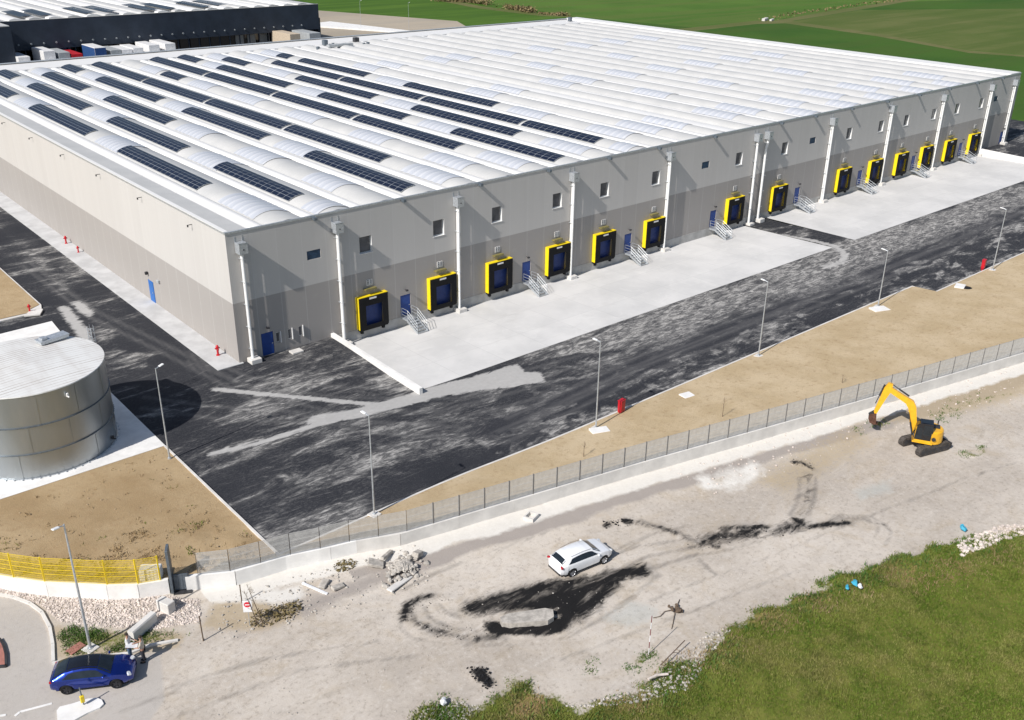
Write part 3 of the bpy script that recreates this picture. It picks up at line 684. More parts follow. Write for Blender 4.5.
# ================================================================== WAREHOUSE
L_, W_, H_ = 147.8, 110.8, 12.0
wh = thing('warehouse', 'huge pale grey warehouse with white vaulted roof, solar arrays and yellow loading docks', 'warehouse', (0, 0, 0))
WIN = [13.7, 22.2, 29.7, 38.2, 45.5, 54.1, 69.9, 79.7, 95.2, 103.7, 110.9, 119.2, 126.7, 134.9]
VENT = [8.2, 63.2, 86.1, 140.0]
SMALL = [3.95, 5.15, 6.25]
DOORS = [17.95, 33.9, 49.9, 65.7, 84.0, 99.9, 115.3, 130.6]
GDOORS = [2.9, 145.4]
DOCK = [13.9, 22.25, 29.8, 38.3, 45.6, 54.15, 69.7, 79.25, 95.0, 103.45, 111.0, 118.6, 126.2, 134.4]
holes = [(x-.68, x+.68, 7.42, 9.05) for x in WIN]+[(x-.7, x+.7, 8.0, 8.85) for x in VENT]+[(x-.2, x+.2, .95, 1.95) for x in SMALL]
holes += [(x-.6, x+.6, 0.0, 2.2) for x in DOORS+GDOORS]
def holed(m, x0, x1, z0, z1, holes, depth, outer=(0,)):
    xs = sorted({x0, x1, *[h[0] for h in holes], *[h[1] for h in holes]}); zs = sorted({z0, z1, *[h[2] for h in holes], *[h[3] for h in holes]})
    zs = sorted(set(zs) | {5.635})
    for a, b in zip(xs[:-1], xs[1:]):
        for c, d in zip(zs[:-1], zs[1:]):
            cx, cz = (a+b)/2, (c+d)/2
            if any(h[0] < cx < h[1] and h[2] < cz < h[3] for h in holes): continue
            m.add([(a, 0, c), (b, 0, c), (b, 0, d), (a, 0, d)], [(0, 1, 2, 3)])
    for a, b, c, d in holes:
        m.add([(a, 0, c), (a, depth, c), (a, depth, d), (a, 0, d)], [(0, 1, 2, 3)]); m.add([(b, 0, c), (b, 0, d), (b, depth, d), (b, depth, c)], [(0, 1, 2, 3)])
        m.add([(a, 0, d), (a, depth, d), (b, depth, d), (b, 0, d)], [(0, 1, 2, 3)]); m.add([(a, 0, c), (b, 0, c), (b, depth, c), (a, depth, c)], [(0, 1, 2, 3)])
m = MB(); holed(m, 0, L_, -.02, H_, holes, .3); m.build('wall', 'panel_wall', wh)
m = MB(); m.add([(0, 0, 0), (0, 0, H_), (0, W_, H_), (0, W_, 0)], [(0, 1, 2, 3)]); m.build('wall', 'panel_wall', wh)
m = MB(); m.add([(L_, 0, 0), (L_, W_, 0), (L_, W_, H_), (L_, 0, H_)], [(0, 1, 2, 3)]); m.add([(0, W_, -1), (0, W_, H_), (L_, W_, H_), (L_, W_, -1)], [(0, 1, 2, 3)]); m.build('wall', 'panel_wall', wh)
m = MB()                                                     # concrete plinth seen above the lowered pads
m.box(9.7, 72.9, -.03, .2, -1.3, -.02); m.box(72.9, 137.2, -.03, .2, -1.3, -.02)
for x in (10.25, 137.2): pass
m.build('plinth', 'concrete_grey', wh)
m = MB(); m.box(-.04, L_+.04, -.05, .12, H_-.12, H_+.05); m.box(L_-.35, L_+.04, .12, W_, H_-.12, H_+.08); m.box(-.05, .25, .12, W_, H_-.12, H_+.06); m.box(.25, L_-.35, W_-.3, W_+.02, H_-.1, H_+.04)
m.build('roof_edge', 'galvanised', wh)
m = MB(); m.box(-.06, .34, .125, W_, H_+.065, H_+.10); m.build('parapet', 'roof_beam', wh)
m = MB(); m.box(L_-3.6, L_+.02, .13, W_, H_+.085, H_+.12); m.box(L_-3.6, L_-3.55, .13, W_, H_-.3, H_+.085); m.build('parapet', 'roof_beam', wh)
# roof: white wing beams and shallow vaults
BX = [3.7+5.06*k for k in range(28)]
deck = MB(); deck.box(.3, L_-3.55, .13, W_-.3, 11.2, 11.42)
deck.box(.3, L_-3.55, 103.2, W_-.3, 11.44, 11.75)
deck.build('roof_deck', 'roof_beam', wh)
VE = 102.6
m = MB()
for k, x in enumerate(BX):
    hw = 1.45 if k == 13 else .56
    if x > L_-3.8: continue
    pr = [(x-hw, 11.35), (x-hw*.92, 11.58), (x-hw*.6, 11.68), (x, 11.72), (x+hw*.6, 11.68), (x+hw*.92, 11.58), (x+hw, 11.35)]
    v = [(a, .14, b) for a, b in pr]+[(a, VE+.9, b) for a, b in pr]; n = len(pr)
    m.add(v, [(i, i+1, n+i+1, n+i) for i in range(n-1)]+[tuple(range(n, 2*n))])
m.build('wing_beam', 'roof_beam', wh, True, auto=50)
def vz(t): return 11.46+.62*max(0.0, math.sin(math.pi*min(max(t, 0), 1)**.85))**.9      # vault height across
def vspan(k):
    a = (BX[k] if k >= 0 else .35-.72)+(1.45 if k == 13 else .56)-.06
    b = (BX[k+1] if k+1 < len(BX) else L_-3.4)-(1.45 if k+1 == 13 else .56)+.06
    return a, b
mv = MB()
NS = 12
for k in range(-1, 28):
    a, b = vspan(k)
    if k == -1: mv.add([(.34, .14, 11.75), (a+2.6, .14, 11.52), (a+2.6, VE, 11.52), (.34, VE, 11.75)], [(0, 1, 2, 3)]); continue
    ys = [.14, VE]
    pr = [(a+(b-a)*i/NS, vz(i/NS)) for i in range(NS+1)]
    v = [(p[0], .14, p[1]) for p in pr]+[(p[0], VE, p[1]) for p in pr]; n = NS+1
    mv.add(v, [(i, i+1, n+i+1, n+i) for i in range(NS)])
    mv.add([(p[0], VE, p[1]) for p in pr]+[(a, VE, 11.2), (b, VE, 11.2)][::-1], [tuple(range(n+2))])
mv.build('roof_vault', 'vault_sheet', wh, True, auto=40)
def patch_on_vault(m, k, t0, t1, y0, y1, off, rows=0, cols=0, gap=.02, thick=.05):
    gy = gap*1.9
    a, b = vspan(k)
    def pt(t, y, o):
        e = 1e-3; dx = (b-a)*2*e; dz = vz(t+e)-vz(t-e); l = math.hypot(dx, dz)
        return (a+(b-a)*t-dz/l*o, y, vz(t)+dx/l*o)
    for i in range(rows):
        for j in range(cols):
            ta, tb = t0+(t1-t0)*i/rows, t0+(t1-t0)*(i+1)/rows; ya, yb = y0+(y1-y0)*j/cols, y0+(y1-y0)*(j+1)/cols
            gt = gap/(b-a); ta += gt; tb -= gt; ya += gy; yb -= gy
            q = [pt(ta, ya, off), pt(tb, ya, off), pt(tb, yb, off), pt(ta, yb, off)]; q2 = [pt(ta, ya, off-thick), pt(tb, ya, off-thick), pt(tb, yb, off-thick), pt(ta, yb, off-thick)]
            m.add(q2+q, [(4, 5, 6, 7), (0, 1, 5, 4), (1, 2, 6, 5), (2, 3, 7, 6), (3, 0, 4, 7)])
PV = {0: [(13.5, 34.3), (44.7, 66.3), (75.9, 93)], 1: [(4.5, 20.7), (29.9, 51.6), (60.7, 84.2), (92.5, 101)], 2: [(45.3, 66.8), (75.8, 93.8)],
      3: [(.6, 19.6), (30, 52), (60.7, 84.3), (93, 101)], 4: [(12.1, 33.4), (34.1, 55.9), (56.6, 78.2), (78.9, 100.8)], 5: [(76.5, 83.5)],
      6: [(12.1, 33.7), (34.4, 55.5), (56.2, 78.2), (79, 100.8)], 7: [(.6, 19.5), (29.9, 51.4), (60.8, 84.6), (92.5, 100.8)],
      8: [(13.5, 35.1), (45, 67), (84.3, 93.1)], 9: [(4.5, 17.8), (18.4, 39.8), (40.5, 61.8), (62.5, 84.3)], 10: [(29.8, 51.4), (62.5, 84), (87.8, 92)]}
for k, L in PV.items():
    for y0, y1 in L:
        m = MB(); y0 += 1.9; y1 = min(y1+1.9, 102.3); patch_on_vault(m, k, .06, .47, y0, y1, .13, 4, max(2, round((y1-y0)/1.12)), .022)
        s_ = m.build('solar_array', 'solar_cell', wh)
        m = MB(); a, b = vspan(k)
        for t in (.12, .42): m.box(a+(b-a)*t-.03, a+(b-a)*t+.03, y0-.05, y1+.05, vz(t)-.02, vz(t)+.05)
        m.build('mounting_rail', 'galvanised', s_)
        m = MB(); patch_on_vault(m, k, .06, .47, y0, y1, .115, 4, 1, 0, .03); m.build('backing_frame', 'galvanised', s_)
def sky_y(k):
    if k in PV:
        out = []; prev = .6
        for y0, y1 in PV[k]+[(101.5, 0)]:
            if y0-prev > 3: c = (prev+y0)/2; h = min(3.6, (y0-prev)/2-.5); out.append((c-h, c+h))
            prev = y1
        if k == 5: out = [(6, 13), (21.5, 28.5), (37, 44), (53, 60), (68, 75), (87, 94)]
        if k == 2: out = [(7, 13), (21, 28), (37, 44), (68, 75), (95.5, 101)]
        if k == 10: out = [(6.2, 13.2), (21.5, 28.5), (53.5, 61), (93.5, 100)]
        return out
    if k in (11, 12, 14, 15, 17, 19, 21, 23, 25): return [(5.8, 12.8), (37.5, 44.5), (69, 76)] + ([(22, 29)] if k in (15,) else [])
    return [(.5, 4.8), (22.3, 28.6)] if k % 4 else [(.5, 4.8), (53, 59)]
for k in range(26):
    if k == 13: continue
    for y0, y1 in sky_y(k):
        a, b = vspan(k); m = MB(); n = 10; ny = max(2, int((y1-y0)/.13)); v = []
        for j in range(ny+1):
            y = y0+(y1-y0)*j/ny; rz_ = .035*(0.5+.5*math.cos(2*math.pi*y/1.05))
            for i in range(n+1):
                t = .03+.94*i/n; v.append((a+(b-a)*t, y, vz(t)+.035+rz_))
        m.add(v, [(j*(n+1)+i, j*(n+1)+i+1, (j+1)*(n+1)+i+1, (j+1)*(n+1)+i) for j in range(ny) for i in range(n)])
        m.build('skylight', 'skylight_sheet', wh, True)
# roof plant near the back edge
for px, sz in (((325, 43), 1.0), ((356, 41), 1.1), ((318, 47.5), .6), ((333, 43.5), .5), ((364, 43), .5), ((368, 43), .6), ((570, 19.5), .9)):
    x, y = g(px[0], px[1], 12.2); y = min(y, W_-1.5)
    m = MB(); m.cbox((x, y, 11.75+sz*.55), (sz*.9, sz*.9, sz), bev=.05); b_ = m.build('roof_unit', 'steel_dark' if sz > 1 else 'galvanised_dark', wh)
x, y = g(340, 44.5, 12.2); m = MB(); m.cbox((x, min(y, W_-2), 12.1), (5.5, 1.0, .45), bev=.05); m.build('roof_unit', 'truck_grey', wh)
# water spouts
for x in [8.38, 17.95, 27.31, 36.63, 45.8, 54.05, 64.28, 77.93, 85.69, 94.57, 103.95, 113.17, 122.4, 131.55, 140.51]:
    m = MB(); m.box(x-.15, x+.15, -.52, -.003, 11.68, 11.93); m.build('water_spout', 'galvanised_dark', wh)
# drain stacks
for i, x in enumerate([1.15, 10.2, 24.35, 40.2, 56.0, 72.9, 75.1, 90.0, 105.5, 121.0, 137.1, 145.6]):
    zb = 0.0 if i in (0, 11) else (-1.05 if x < 75 else -.85)
    if i == 1: x = 10.55
    m = MB()
    m.tube((x-.05, -.50, zb+.3), (x-.05, -.50, 10.3), .125, n=12); m.tube((x+.02, -.19, zb+.3), (x+.02, -.19, 10.3), .10, n=10)
    if i in (5, 6):
        m = MB(); s_ = -1 if i == 5 else 1
        m.path([(x, -.42, 10.3), (x, -.42, 9.6), (x-.25, -.42, 9.0), (x-.25, -.42, zb+.3)] if i == 6 else [(x, -.42, 10.3), (x, -.42, zb+.3)], .16, 12)
    p = m.build('drainpipe', 'white_metal', wh, True, auto=40)
    m = MB()
    for z_ in np.arange(1.2, 10, 2.1): m.box(x-.17, x+.13, -.60, -.003, z_, z_+.04)
    m.box(x-.02, x+.02, -.36, -.32, 1.1, 9.8); m.build('pipe_bracket', 'galvanised', p)
    m = MB(); m.cbox((x, -.45, 10.62), (.82, .82, .95), bev=.02); m.box(x-.36, x-.30, -.02, .0-.003, 11, 11.6); m.box(x+.3, x+.36, -.03, -.003, 11, 11.6)
    m.box(x-.44, x+.44, -.88, -.86, 11.1, 11.16)
    m.build('rain_hopper', 'galvanised', p)
    m = MB(); m.tube((x, -.863, 10.55), (x, -.875, 10.55), .07, n=10); m.build('outlet', 'steel_dark', p)
    m = MB(); m.cbox((x+.05, -.55, zb+.15), (1.0, .95, .5), bev=.03); m.build('footing', 'concrete_light', p)
# windows, vents, doors
for x in WIN:
    m = MB(); m.box(x-.67, x+.67, .20, .27, 7.43, 7.50); m.box(x-.67, x+.67, .20, .27, 8.97, 9.04); m.box(x-.67, x-.60, .20, .27, 7.50, 8.97); m.box(x+.60, x+.67, .20, .27, 7.50, 8.97); pass
    f_ = m.build('window', 'galvanised', wh)
    m = MB(); m.box(x-.6, x+.6, .228, .24, 7.5, 8.97); m.build('pane', 'window_glass', f_)
    m = MB(); m.box(x+.662, x+.675, .004, .2, 7.44, 9.03); m.box(x-.75, x+.75, -.05, .19, 7.40, 7.43); m.build('sill_lit_jamb', 'white_metal', f_)  # sill, plus a white right-jamb strip painting in the sunlit reveal
for x in VENT:
    m = MB(); m.box(x-.69, x+.69, .08, .14, 8.01, 8.84)
    for j in range(6): m.box(x-.66, x+.66, .04, .08, 8.05+j*.13, 8.10+j*.13)
    m.build('air_vent', 'vent_blue', wh)
for x in SMALL:
    m = MB(); m.box(x-.19, x+.19, .1, .14, .96, 1.94); f_ = m.build('window', 'white_metal', wh)
    m = MB(); m.box(x-.13, x+.13, .08, .098, 1.03, 1.87); m.build('pane', 'window_glass', f_)
    m = MB(); m.box(x+.186, x+.25, -.12, .0-.003, .9, 2.0); m.build('shutter', 'white_metal', f_)
for x in DOORS+GDOORS:
    m = MB(); m.box(x-.59, x+.59, .06, .12, .02, 2.19); m.box(x-.52, x+.52, .045, .06, .08, 1.05); m.box(x-.52, x+.52, .045, .06, 1.12, 2.12)
    d_ = m.build('door', 'blue_door', wh)
    m = MB(); m.box(x+.40, x+.52, .0, .04, 1.02, 1.08); m.build('handle', 'galvanised', d_)
    m = MB(); m.tube((x, -.01, 2.75), (x, -.28, 2.78), .03); m.cbox((x, -.32, 2.75), (.26, .2, .16), bev=.02); m.build('wall_lamp', 'steel_dark', wh)
for z_, y_ in ((0, 0),):
    m = MB(); m.box(-.05, .1, 18.5, 19.7, .06, 2.3); m.box(-.058, -.05, 18.6, 19.6, .15, 2.2); d_ = m.build('door', 'blue_bright', wh)
    m = MB(); m.box(-.1, -.06, 18.7, 18.8, 1.05, 1.2); m.build('handle', 'galvanised', d_)
    m = MB(); m.cbox((-.18, 19.5, 3.05), (.3, .25, .3), bev=.03); m.build('wall_lamp', 'steel_dark', wh)
    m = MB(); m.cbox((-.1, 16.8, 2.9), (.2, .5, .3), bev=.03); m.build('wall_box', 'truck_grey', wh)
for px in ((192, 225), (141.6, 197.7), (100, 174.6), (64, 155), (32.6, 138), (5.3, 122.9)):
    v = _d*F+_r*(px[0]-512)+_u*(360-px[1]); t = (0-CP.x)/v.x; yy = CP.y+v.y*t; zz = CP.z+v.z*t
    m = MB(); m.box(-.4, -.003, yy-.03, yy+.03, zz+.03, zz+.08); m.box(-.46, -.36, yy-.06, yy+.06, zz-.12, zz+.07); m.build('wall_bracket', 'steel_dark', wh)
# dock shelters
for i, x in enumerate(DOCK):
    zp = -1.05 if x < 75 else -.85; zb, zt = .02, 3.3; w2 = 1.66; D = .52
    m = MB()                                              # yellow outer hood: two cheeks and a top, with thickness
    m.box(x-w2, x-w2+.06, -D, -.003, zb, zt-.06); m.box(x+w2-.06, x+w2, -D, -.003, zb, zt-.06); m.box(x-w2, x+w2, -D, -.003, zt-.06, zt)
    sh = m.build('dock_shelter', 'yellow_foam', wh)
    m = MB()
    m.box(x-w2+.05, x-w2+.78, -D-.03, -D-.002, zb-.02, zt-.06); m.box(x+w2-.66, x+w2-.01, -D-.03, -D-.002, zb-.02, zt-.06)
    m.box(x-w2+.78, x+w2-.66, -D-.025, -D-.002, zt-.95, zt-.065)
    m.box(x-w2+.78, x+w2-.66, -D-.02, -D-.002, zb-.02, zb+.35)
    for zz in (.7, 1.7, 2.7): m.box(x-w2+.15, x-w2+.22, -D-.05, -D-.03, zz, zz+.12); m.box(x+w2-.1, x+w2-.02, -D-.05, -D-.03, zz, zz+.12)
    m.build('curtain', 'black_curtain', sh)
    m = MB(); m.box(x-w2+.06, x-1.2, -.5, -.45, zb, zt-.1); m.build('inner_panel', 'black_curtain', sh)
    m = MB(); m.box(x-1.25, x+1.25, -.05, -.004, .02, 3.0)
    for j in range(5): m.box(x-1.24, x+1.24, -.058, -.05, .06+j*.6, .60+j*.6)
    m.box(x-.35, x-.02, -.066, -.058, 1.75, 1.95)
    m.build('dock_door', 'blue_door_shaded', sh)
    m = MB(); m.box(x-.45, x+.35, -D-.045, -D-.031, zt-.34, zt-.17); m.build('name_plate', 'concrete_white', sh)
    m = MB(); m.box(x-1.62, x+1.62, -.45, -.031, -.16, .015); m.box(x-1.35, x-1.1, -.28, -.031, -.5, -.161); m.box(x+1.1, x+1.35, -.28, -.031, -.5, -.161); m.build('buffer', 'black_rubber', sh)
    pass
    m = MB(); m.box(x-.75, x+.55, -.42, -.003, 3.86, 3.95); m.box(x-.7, x+.5, -.44, -.42, 3.80, 3.99); la = m.build('lamp_bar', 'bar_olive', wh)
    m = MB(); m.box(x-.36, x+.30, -.04, -.003, 4.15, 4.75); sg = m.build('dock_sign', 'concrete_white', wh)
    m = MB()
    for q in (-.2, .12): m.box(x+q-.08, x+q-.05, -.052, -.041, 4.2, 4.7); m.box(x+q+.05, x+q+.08, -.052, -.041, 4.2, 4.7); m.box(x+q-.049, x+q+.049, -.052, -.041, 4.42, 4.48); m.box(x+q-.049, x+q+.049, -.052, -.041, 4.64, 4.7)
    m.build('sign_digits', 'steel_dark', sg)
# galvanised stairs up to the blue doors
ORD = ['nearest', 'second', 'third', 'fourth', 'fifth', 'sixth', 'seventh', 'farthest']
for i, x in enumerate(DOORS):
    zp = (-1.05 if x < 75 else -.85)
    t = thing('dock_stairs', 'galvanised steel stairs to a blue door, %s flight from the near corner' % ORD[i] if i else 'galvanised steel stairs up to the blue door between the first two yellow docks', 'stairs', (x, -.06, 0), 0, 'steel stairs to the blue doors')
    m = MB(); m.box(-.6, .6, -1.1, 0, -.06, -.005)
    for s_ in (-.6, .55): m.box(s_, s_+.05, -1.1, 0, -.18, -.061)
    m.build('landing', 'galvanised', t)
    n = 5; dz = (-zp-.02)/(n+1); run = .34
    m = MB()
    for k in range(n): m.box(-.55, .55, -1.1-run*(k+1), -1.1-run*k-.04, -dz*(k+1)-.04, -dz*(k+1))
    m.build('tread', 'galvanised', t)
    for s_ in (-.62, .58):
        m = MB(); ye = -1.1-run*n
        m.side([(0, 0), (0, -.22), (-1, 0)], 0, 0) if False else None
        m.add([(s_, -1.0, .03), (s_, -1.0, -.25), (s_, ye, zp+.02), (s_, ye, -dz*n+.06), (s_+.04, -1.0, .03), (s_+.04, -1.0, -.25), (s_+.04, ye, zp+.02), (s_+.04, ye, -dz*n+.06)], [(0, 1, 2, 3), (7, 6, 5, 4), (0, 3, 7, 4), (1, 5, 6, 2), (3, 2, 6, 7), (0, 4, 5, 1)])
        m.build('stringer', 'galvanised', t)
        m = MB(); a = s_+.02
        for h in (1.0, .66, .33): m.path([(a, -.1, h), (a, -1.1, h), (a, ye+.1, h-dz*n)], .022)
        for y_ in (-.1, -1.1): m.tube((a, y_, -.05), (a, y_, 1.0), .025)
        m.tube((a, ye+.1, -dz*n-.02), (a, ye+.1, 1-dz*n), .025)
        m.build('handrail', 'galvanised', t)
# low walls closing the lowered pads
def ramp_wall(x, label, y1=-14.3):
    m = MB(); n = 14
    for k in range(n):
        a = -.02+(y1+.02)*k/n; b = -.02+(y1+.02)*(k+1)/n
        m.add([(x-.17, a, -1.3), (x+.17, a, -1.3), (x+.17, b, -1.3), (x-.17, b, -1.3), (x-.17, a, .38-.30*k/n), (x+.17, a, .38-.30*k/n), (x+.17, b, .38-.30*(k+1)/n), (x-.17, b, .38-.30*(k+1)/n)], [(0, 1, 5, 4), (1, 2, 6, 5), (2, 3, 7, 6), (3, 0, 4, 7), (4, 5, 6, 7)])
    tag(m.build('retaining_wall', 'concrete_white'), label, 'low wall')
ramp_wall(9.5, 'low white concrete wall between the loading pad and the blackened yard near the building corner')
ramp_wall(137.35, 'low concrete wall closing the far end of the farther loading pad', -13.6)
# hydrants along the pale wall
def hydrant(x, y, z0, lab, sc=1):
    t = thing('fire_hydrant', lab, 'hydrant', (x, y, z0), 0, 'red hydrants round the warehouse')
    m = MB(); m.lathe([(0, 0), (.16, 0), (.16, .05), (.09, .07), (.09, .62), (.13, .64), (.13, .78), (.08, .88), (0, .92)], 16); m.build('body', 'red_paint', t, True, auto=40)
    m = MB(); m.tube((-.2, 0, .62), (.2, 0, .62), .065, n=10); m.tube((0, -.2, .55), (0, 0, .55), .065, n=10); m.build('outlet', 'red_paint', t)
    t.scale = (sc,)*3; return t
hydrant(-.6, 43.8, .06, 'red hydrant farthest along the foot of the pale side wall', 1.05)
hydrant(-.6, 39.6, .06, 'smaller red hydrant second farthest along the foot of the pale side wall', .85)
hydrant(-.75, 2.7, .06, 'red hydrant on the pavement tip beside the near building corner', 1.1)
x, y = g(50/1.0*.6, 312, .12); hydrant(x, y, .14, 'small red hydrant on the rounded tip of the brown soil bed', .9)
m = MB(); m.cbox((5.1, -1.0, .08), (1.1, .8, .16), bev=.02); tag(m.build('drain_box', 'concrete_light'), 'pale concrete inspection box on the dark yard by the corner door', 'drain box')
m = MB(); m.box(-2.4, -.9, 22.6-21.9, 1.2, -1, -.9)
x, y = g(45*1.0, 310, .14)
m = MB(); m.prism(G([(24, 316), (40, 314.5), (43, 309), (30, 310.5)], .2), .1, .22); tag(m.build('kerb_slab', 'concrete_light'), 'pale concrete slab at the corner of the brown soil bed', 'slab')

# ================================================================== TANK
tk = thing('water_tank', 'large round corrugated galvanised water tank with a white lid on a white slab', 'tank', (-17.96, -3.77, .07))
rT, hT = 5.32, 6.45
m = MB(); prof = []
for zz in np.linspace(0, hT, 170): prof.append((rT+.012*math.cos(2*math.pi*zz/.076), float(zz)))
m.lathe(prof, 96); m.build('shell', 'tank_steel', tk, True)
m = MB(); m.lathe([(0, hT+.28), (rT*.5, hT+.16), (rT+.05, hT+.02), (rT+.07, hT-.05), (rT+.02, hT-.08)], 96); m.build('lid', 'tank_roof_sheet', tk, True, auto=25)
for zz in (1.95, 4.05, ):
    m = MB(); m.lathe([(rT+.01, zz-.03), (rT+.07, zz-.03), (rT+.07, zz+.03), (rT+.01, zz+.03)], 96)
    for k in range(90): a = 2*math.pi*k/90; m.cbox(((rT+.08)*math.cos(a), (rT+.08)*math.sin(a), zz), (.035, .05, .05), a)
    m.build('ring_band', 'galvanised_dark', tk)
m = MB(); m.lathe([(rT+.02, 0), (rT+.1, 0), (rT+.1, .06), (rT+.02, .06)], 96)
for k in range(60): a = 2*math.pi*k/60; m.cbox(((rT+.14)*math.cos(a), (rT+.14)*math.sin(a), .05), (.1, .06, .1), a)
m.build('foot_ring', 'galvanised', tk)
for k in range(12):
    for z0_, z1_ in ((.06, 1.9), (1.99, 4.0), (4.1, 6.3)):
        m = MB(); a = 2*math.pi*(k+.35*(z0_ > 1)+.3*(z0_ > 4))/12; m.cbox(((rT+.02)*math.cos(a), (rT+.02)*math.sin(a), (z0_+z1_)/2), (.02, .07, z1_-z0_), a); m.build('seam', 'tank_steel', tk)
m = MB(); m.cbox((2.9, 3.0, hT+.42), (2.3, .95, .09), R(12)); m.cbox((2.9, 3.0, hT+.28), (2.2, .85, .16), R(12)); m.cbox((2.2, 2.8, hT+.56), (.5, .5, .2), R(12), bev=.04); m.build('hatch', 'galvanised', tk)
m = MB(); a = R(18); lx, ly = (rT+.25)*math.cos(a), (rT+.25)*math.sin(a); tx, ty = -math.sin(a)*.22, math.cos(a)*.22
for s_ in (-1, 1): m.tube((lx+s_*tx, ly+s_*ty, .2), (lx+s_*tx, ly+s_*ty, hT+1.0), .025)
for zz in np.arange(.4, hT+.9, .3): m.tube((lx-tx, ly-ty, zz), (lx+tx, ly+ty, zz), .015)
for zz in np.arange(2.4, hT+1.1, .8):
    pts = [(lx+math.cos(a)*.35*math.sin(q)+tx/.22*.35*-math.cos(q), ly+math.sin(a)*.35*math.sin(q)+ty/.22*.35*-math.cos(q), zz) for q in np.linspace(0, math.pi, 9)]
    m.path(pts, .012, 4)
for q in (.25, .5, .75): p = (lx+math.cos(a)*.35*math.sin(q*math.pi)-tx/.22*.35*math.cos(q*math.pi), ly+math.sin(a)*.35*math.sin(q*math.pi)-ty/.22*.35*math.cos(q*math.pi)); m.tube((*p, 2.4), (*p, hT+1.1), .01)
m.build('caged_ladder', 'galvanised', tk)
for ang, z_, c_ in ((R(-78), 5.75, 'white_metal'), (R(-40), .5, 'steel_dark')):
    m = MB(); m.cbox(((rT+.1)*math.cos(ang), (rT+.1)*math.sin(ang), z_), (.14, .14, .3), ang, bev=.02); m.tube(((rT)*math.cos(ang), (rT)*math.sin(ang), z_-.1), ((rT+.3)*math.cos(ang), (rT+.3)*math.sin(ang), z_-.12), .05); m.build('valve', c_, tk)

# ================================================================== LIGHT POLES
def light_pole(x, y, z0, h, lab, yaw=0, double=True, base=True, thick=1.0):
    t = thing('light_pole', lab, 'light pole', (x, y, z0), yaw, 'grey light poles round the yard')
    m = MB(); m.tube((0, 0, 0), (0, 0, h), .068*thick, .036*thick, 12); m.tube((0, 0, 0), (0, 0, .12), .14*thick, .12*thick, 12); m.build('pole', 'galvanised', t, True, auto=40)
    for s_ in ((-1, 1) if double else (1,)):
        m = MB(); m.tube((0, 0, h-.08), (s_*.32, 0, h+.02), .03); m.build('arm', 'galvanised', t)
        m = MB(); m.cbox((s_*.50, 0, h+.03), (.42, .22, .08), 0, -s_*R(8), .03); hd = m.build('lamp_head', 'white_metal', t)
    if base:
        m = MB(); m.cbox((0, 0, .02), (.7, .7, .12), bev=.02); m.build('footing', 'concrete_light', t)
    return t
zk = lambda x: float(road_z(x))+.1
light_pole(-11.55, -12.1, .08, 7.35, 'grey light pole at the soil edge beside the round water tank', R(20), False, False)
light_pole(-4.0, -27.75, zk(-4), 7.55, 'grey light pole by the kerb, near the tip where soil meets the dark yard', R(100), False)
light_pole(16.7, -28.0, -.5, 7.6, 'grey light pole by the kerb beside the nearer red cabinet', R(100), False)
light_pole(38.3, -27.7, -.5, 7.4, 'grey light pole behind the kerb with no red cabinet beside it, before the kerb jog', R(100), False)
light_pole(58.4, -28.0, -.5, 6.2, 'grey light pole with pale slabs at its foot just before the kerb jogs', R(100), False)
light_pole(79.4, -30.2, -.5, 7.3, 'farthest kerb light pole, near the right edge by the farther red cabinet', R(100), False)
light_pole(-22.85, -27.65, GZ, 8.35, 'tall grey street light pole standing in weeds behind the blue car', R(200), False, True, 1.25)
for (a, b), s_ in (((361, 28), 'left'), ((409, 30), 'right')):
    x, y = g(a, b, -.1); light_pole(x, y, -.1, 8.5, 'thin distant light pole behind the white roof, %s of the two against the field' % s_, 0, False, False, .8)
# slabs & manholes on the soil
for px, d, rz, lab in (((599.5, 431), (1.5, .9), -.4, 'pale concrete slab at the foot of the light pole near the red cabinet'), ((687, 396), (1.1, .9), -.2, 'white square manhole cover alone on the tan soil'),
                 ((879.5, 309.5), (1.8, 1.2), -.4, 'pale slab below the light pole at the kerb jog'), ((960, 286.5), (1.3, 1.0), .3, 'pale manhole slab beside a dark lid on the far soil')):
    x, y = g(px[0], px[1], -.4); m = MB(); m.cbox((x, y, -.38), (d[0], d[1], .22), rz, bev=.02); tag(m.build('manhole_slab', 'concrete_white'), lab, 'manhole slab')
x, y = g(964, 288.5, -.4); m = MB(); m.lathe([(0, .06), (.5, .05), (.55, 0)], 20, (x+.3, y-.2)); o = m.build('manhole_lid', 'asphalt_lump'); o.location.z = -.36; tag(o, 'dark round manhole lid beside the pale slab on the far soil', 'manhole lid')
def cabinet(px, lab):
    x, y = g(px[0], px[1], -.55); t = thing('hydrant_cabinet', lab, 'hydrant cabinet', (x, y, -.6), R(10), 'red cabinets on the kerb')
    m = MB(); m.cbox((0, 0, .72), (.62, .34, 1.0), bev=.02); m.box(-.33, .33, -.19, .19, 1.22, 1.27); m.build('body', 'red_paint', t)
    m = MB(); m.box(-.27, .27, -.185, -.171, .3, 1.15); m.build('door', 'red_paint', t)
    m = MB(); m.box(-.25, -.2, -.1, .1, 0, .22); m.box(.2, .25, -.1, .1, 0, .22); m.build('leg', 'red_paint', t)
cabinet((621, 413), 'red hydrant cabinet on the kerb near the middle light pole'); cabinet((982.5, 269.5), 'red hydrant cabinet on the kerb beside the farthest light pole')

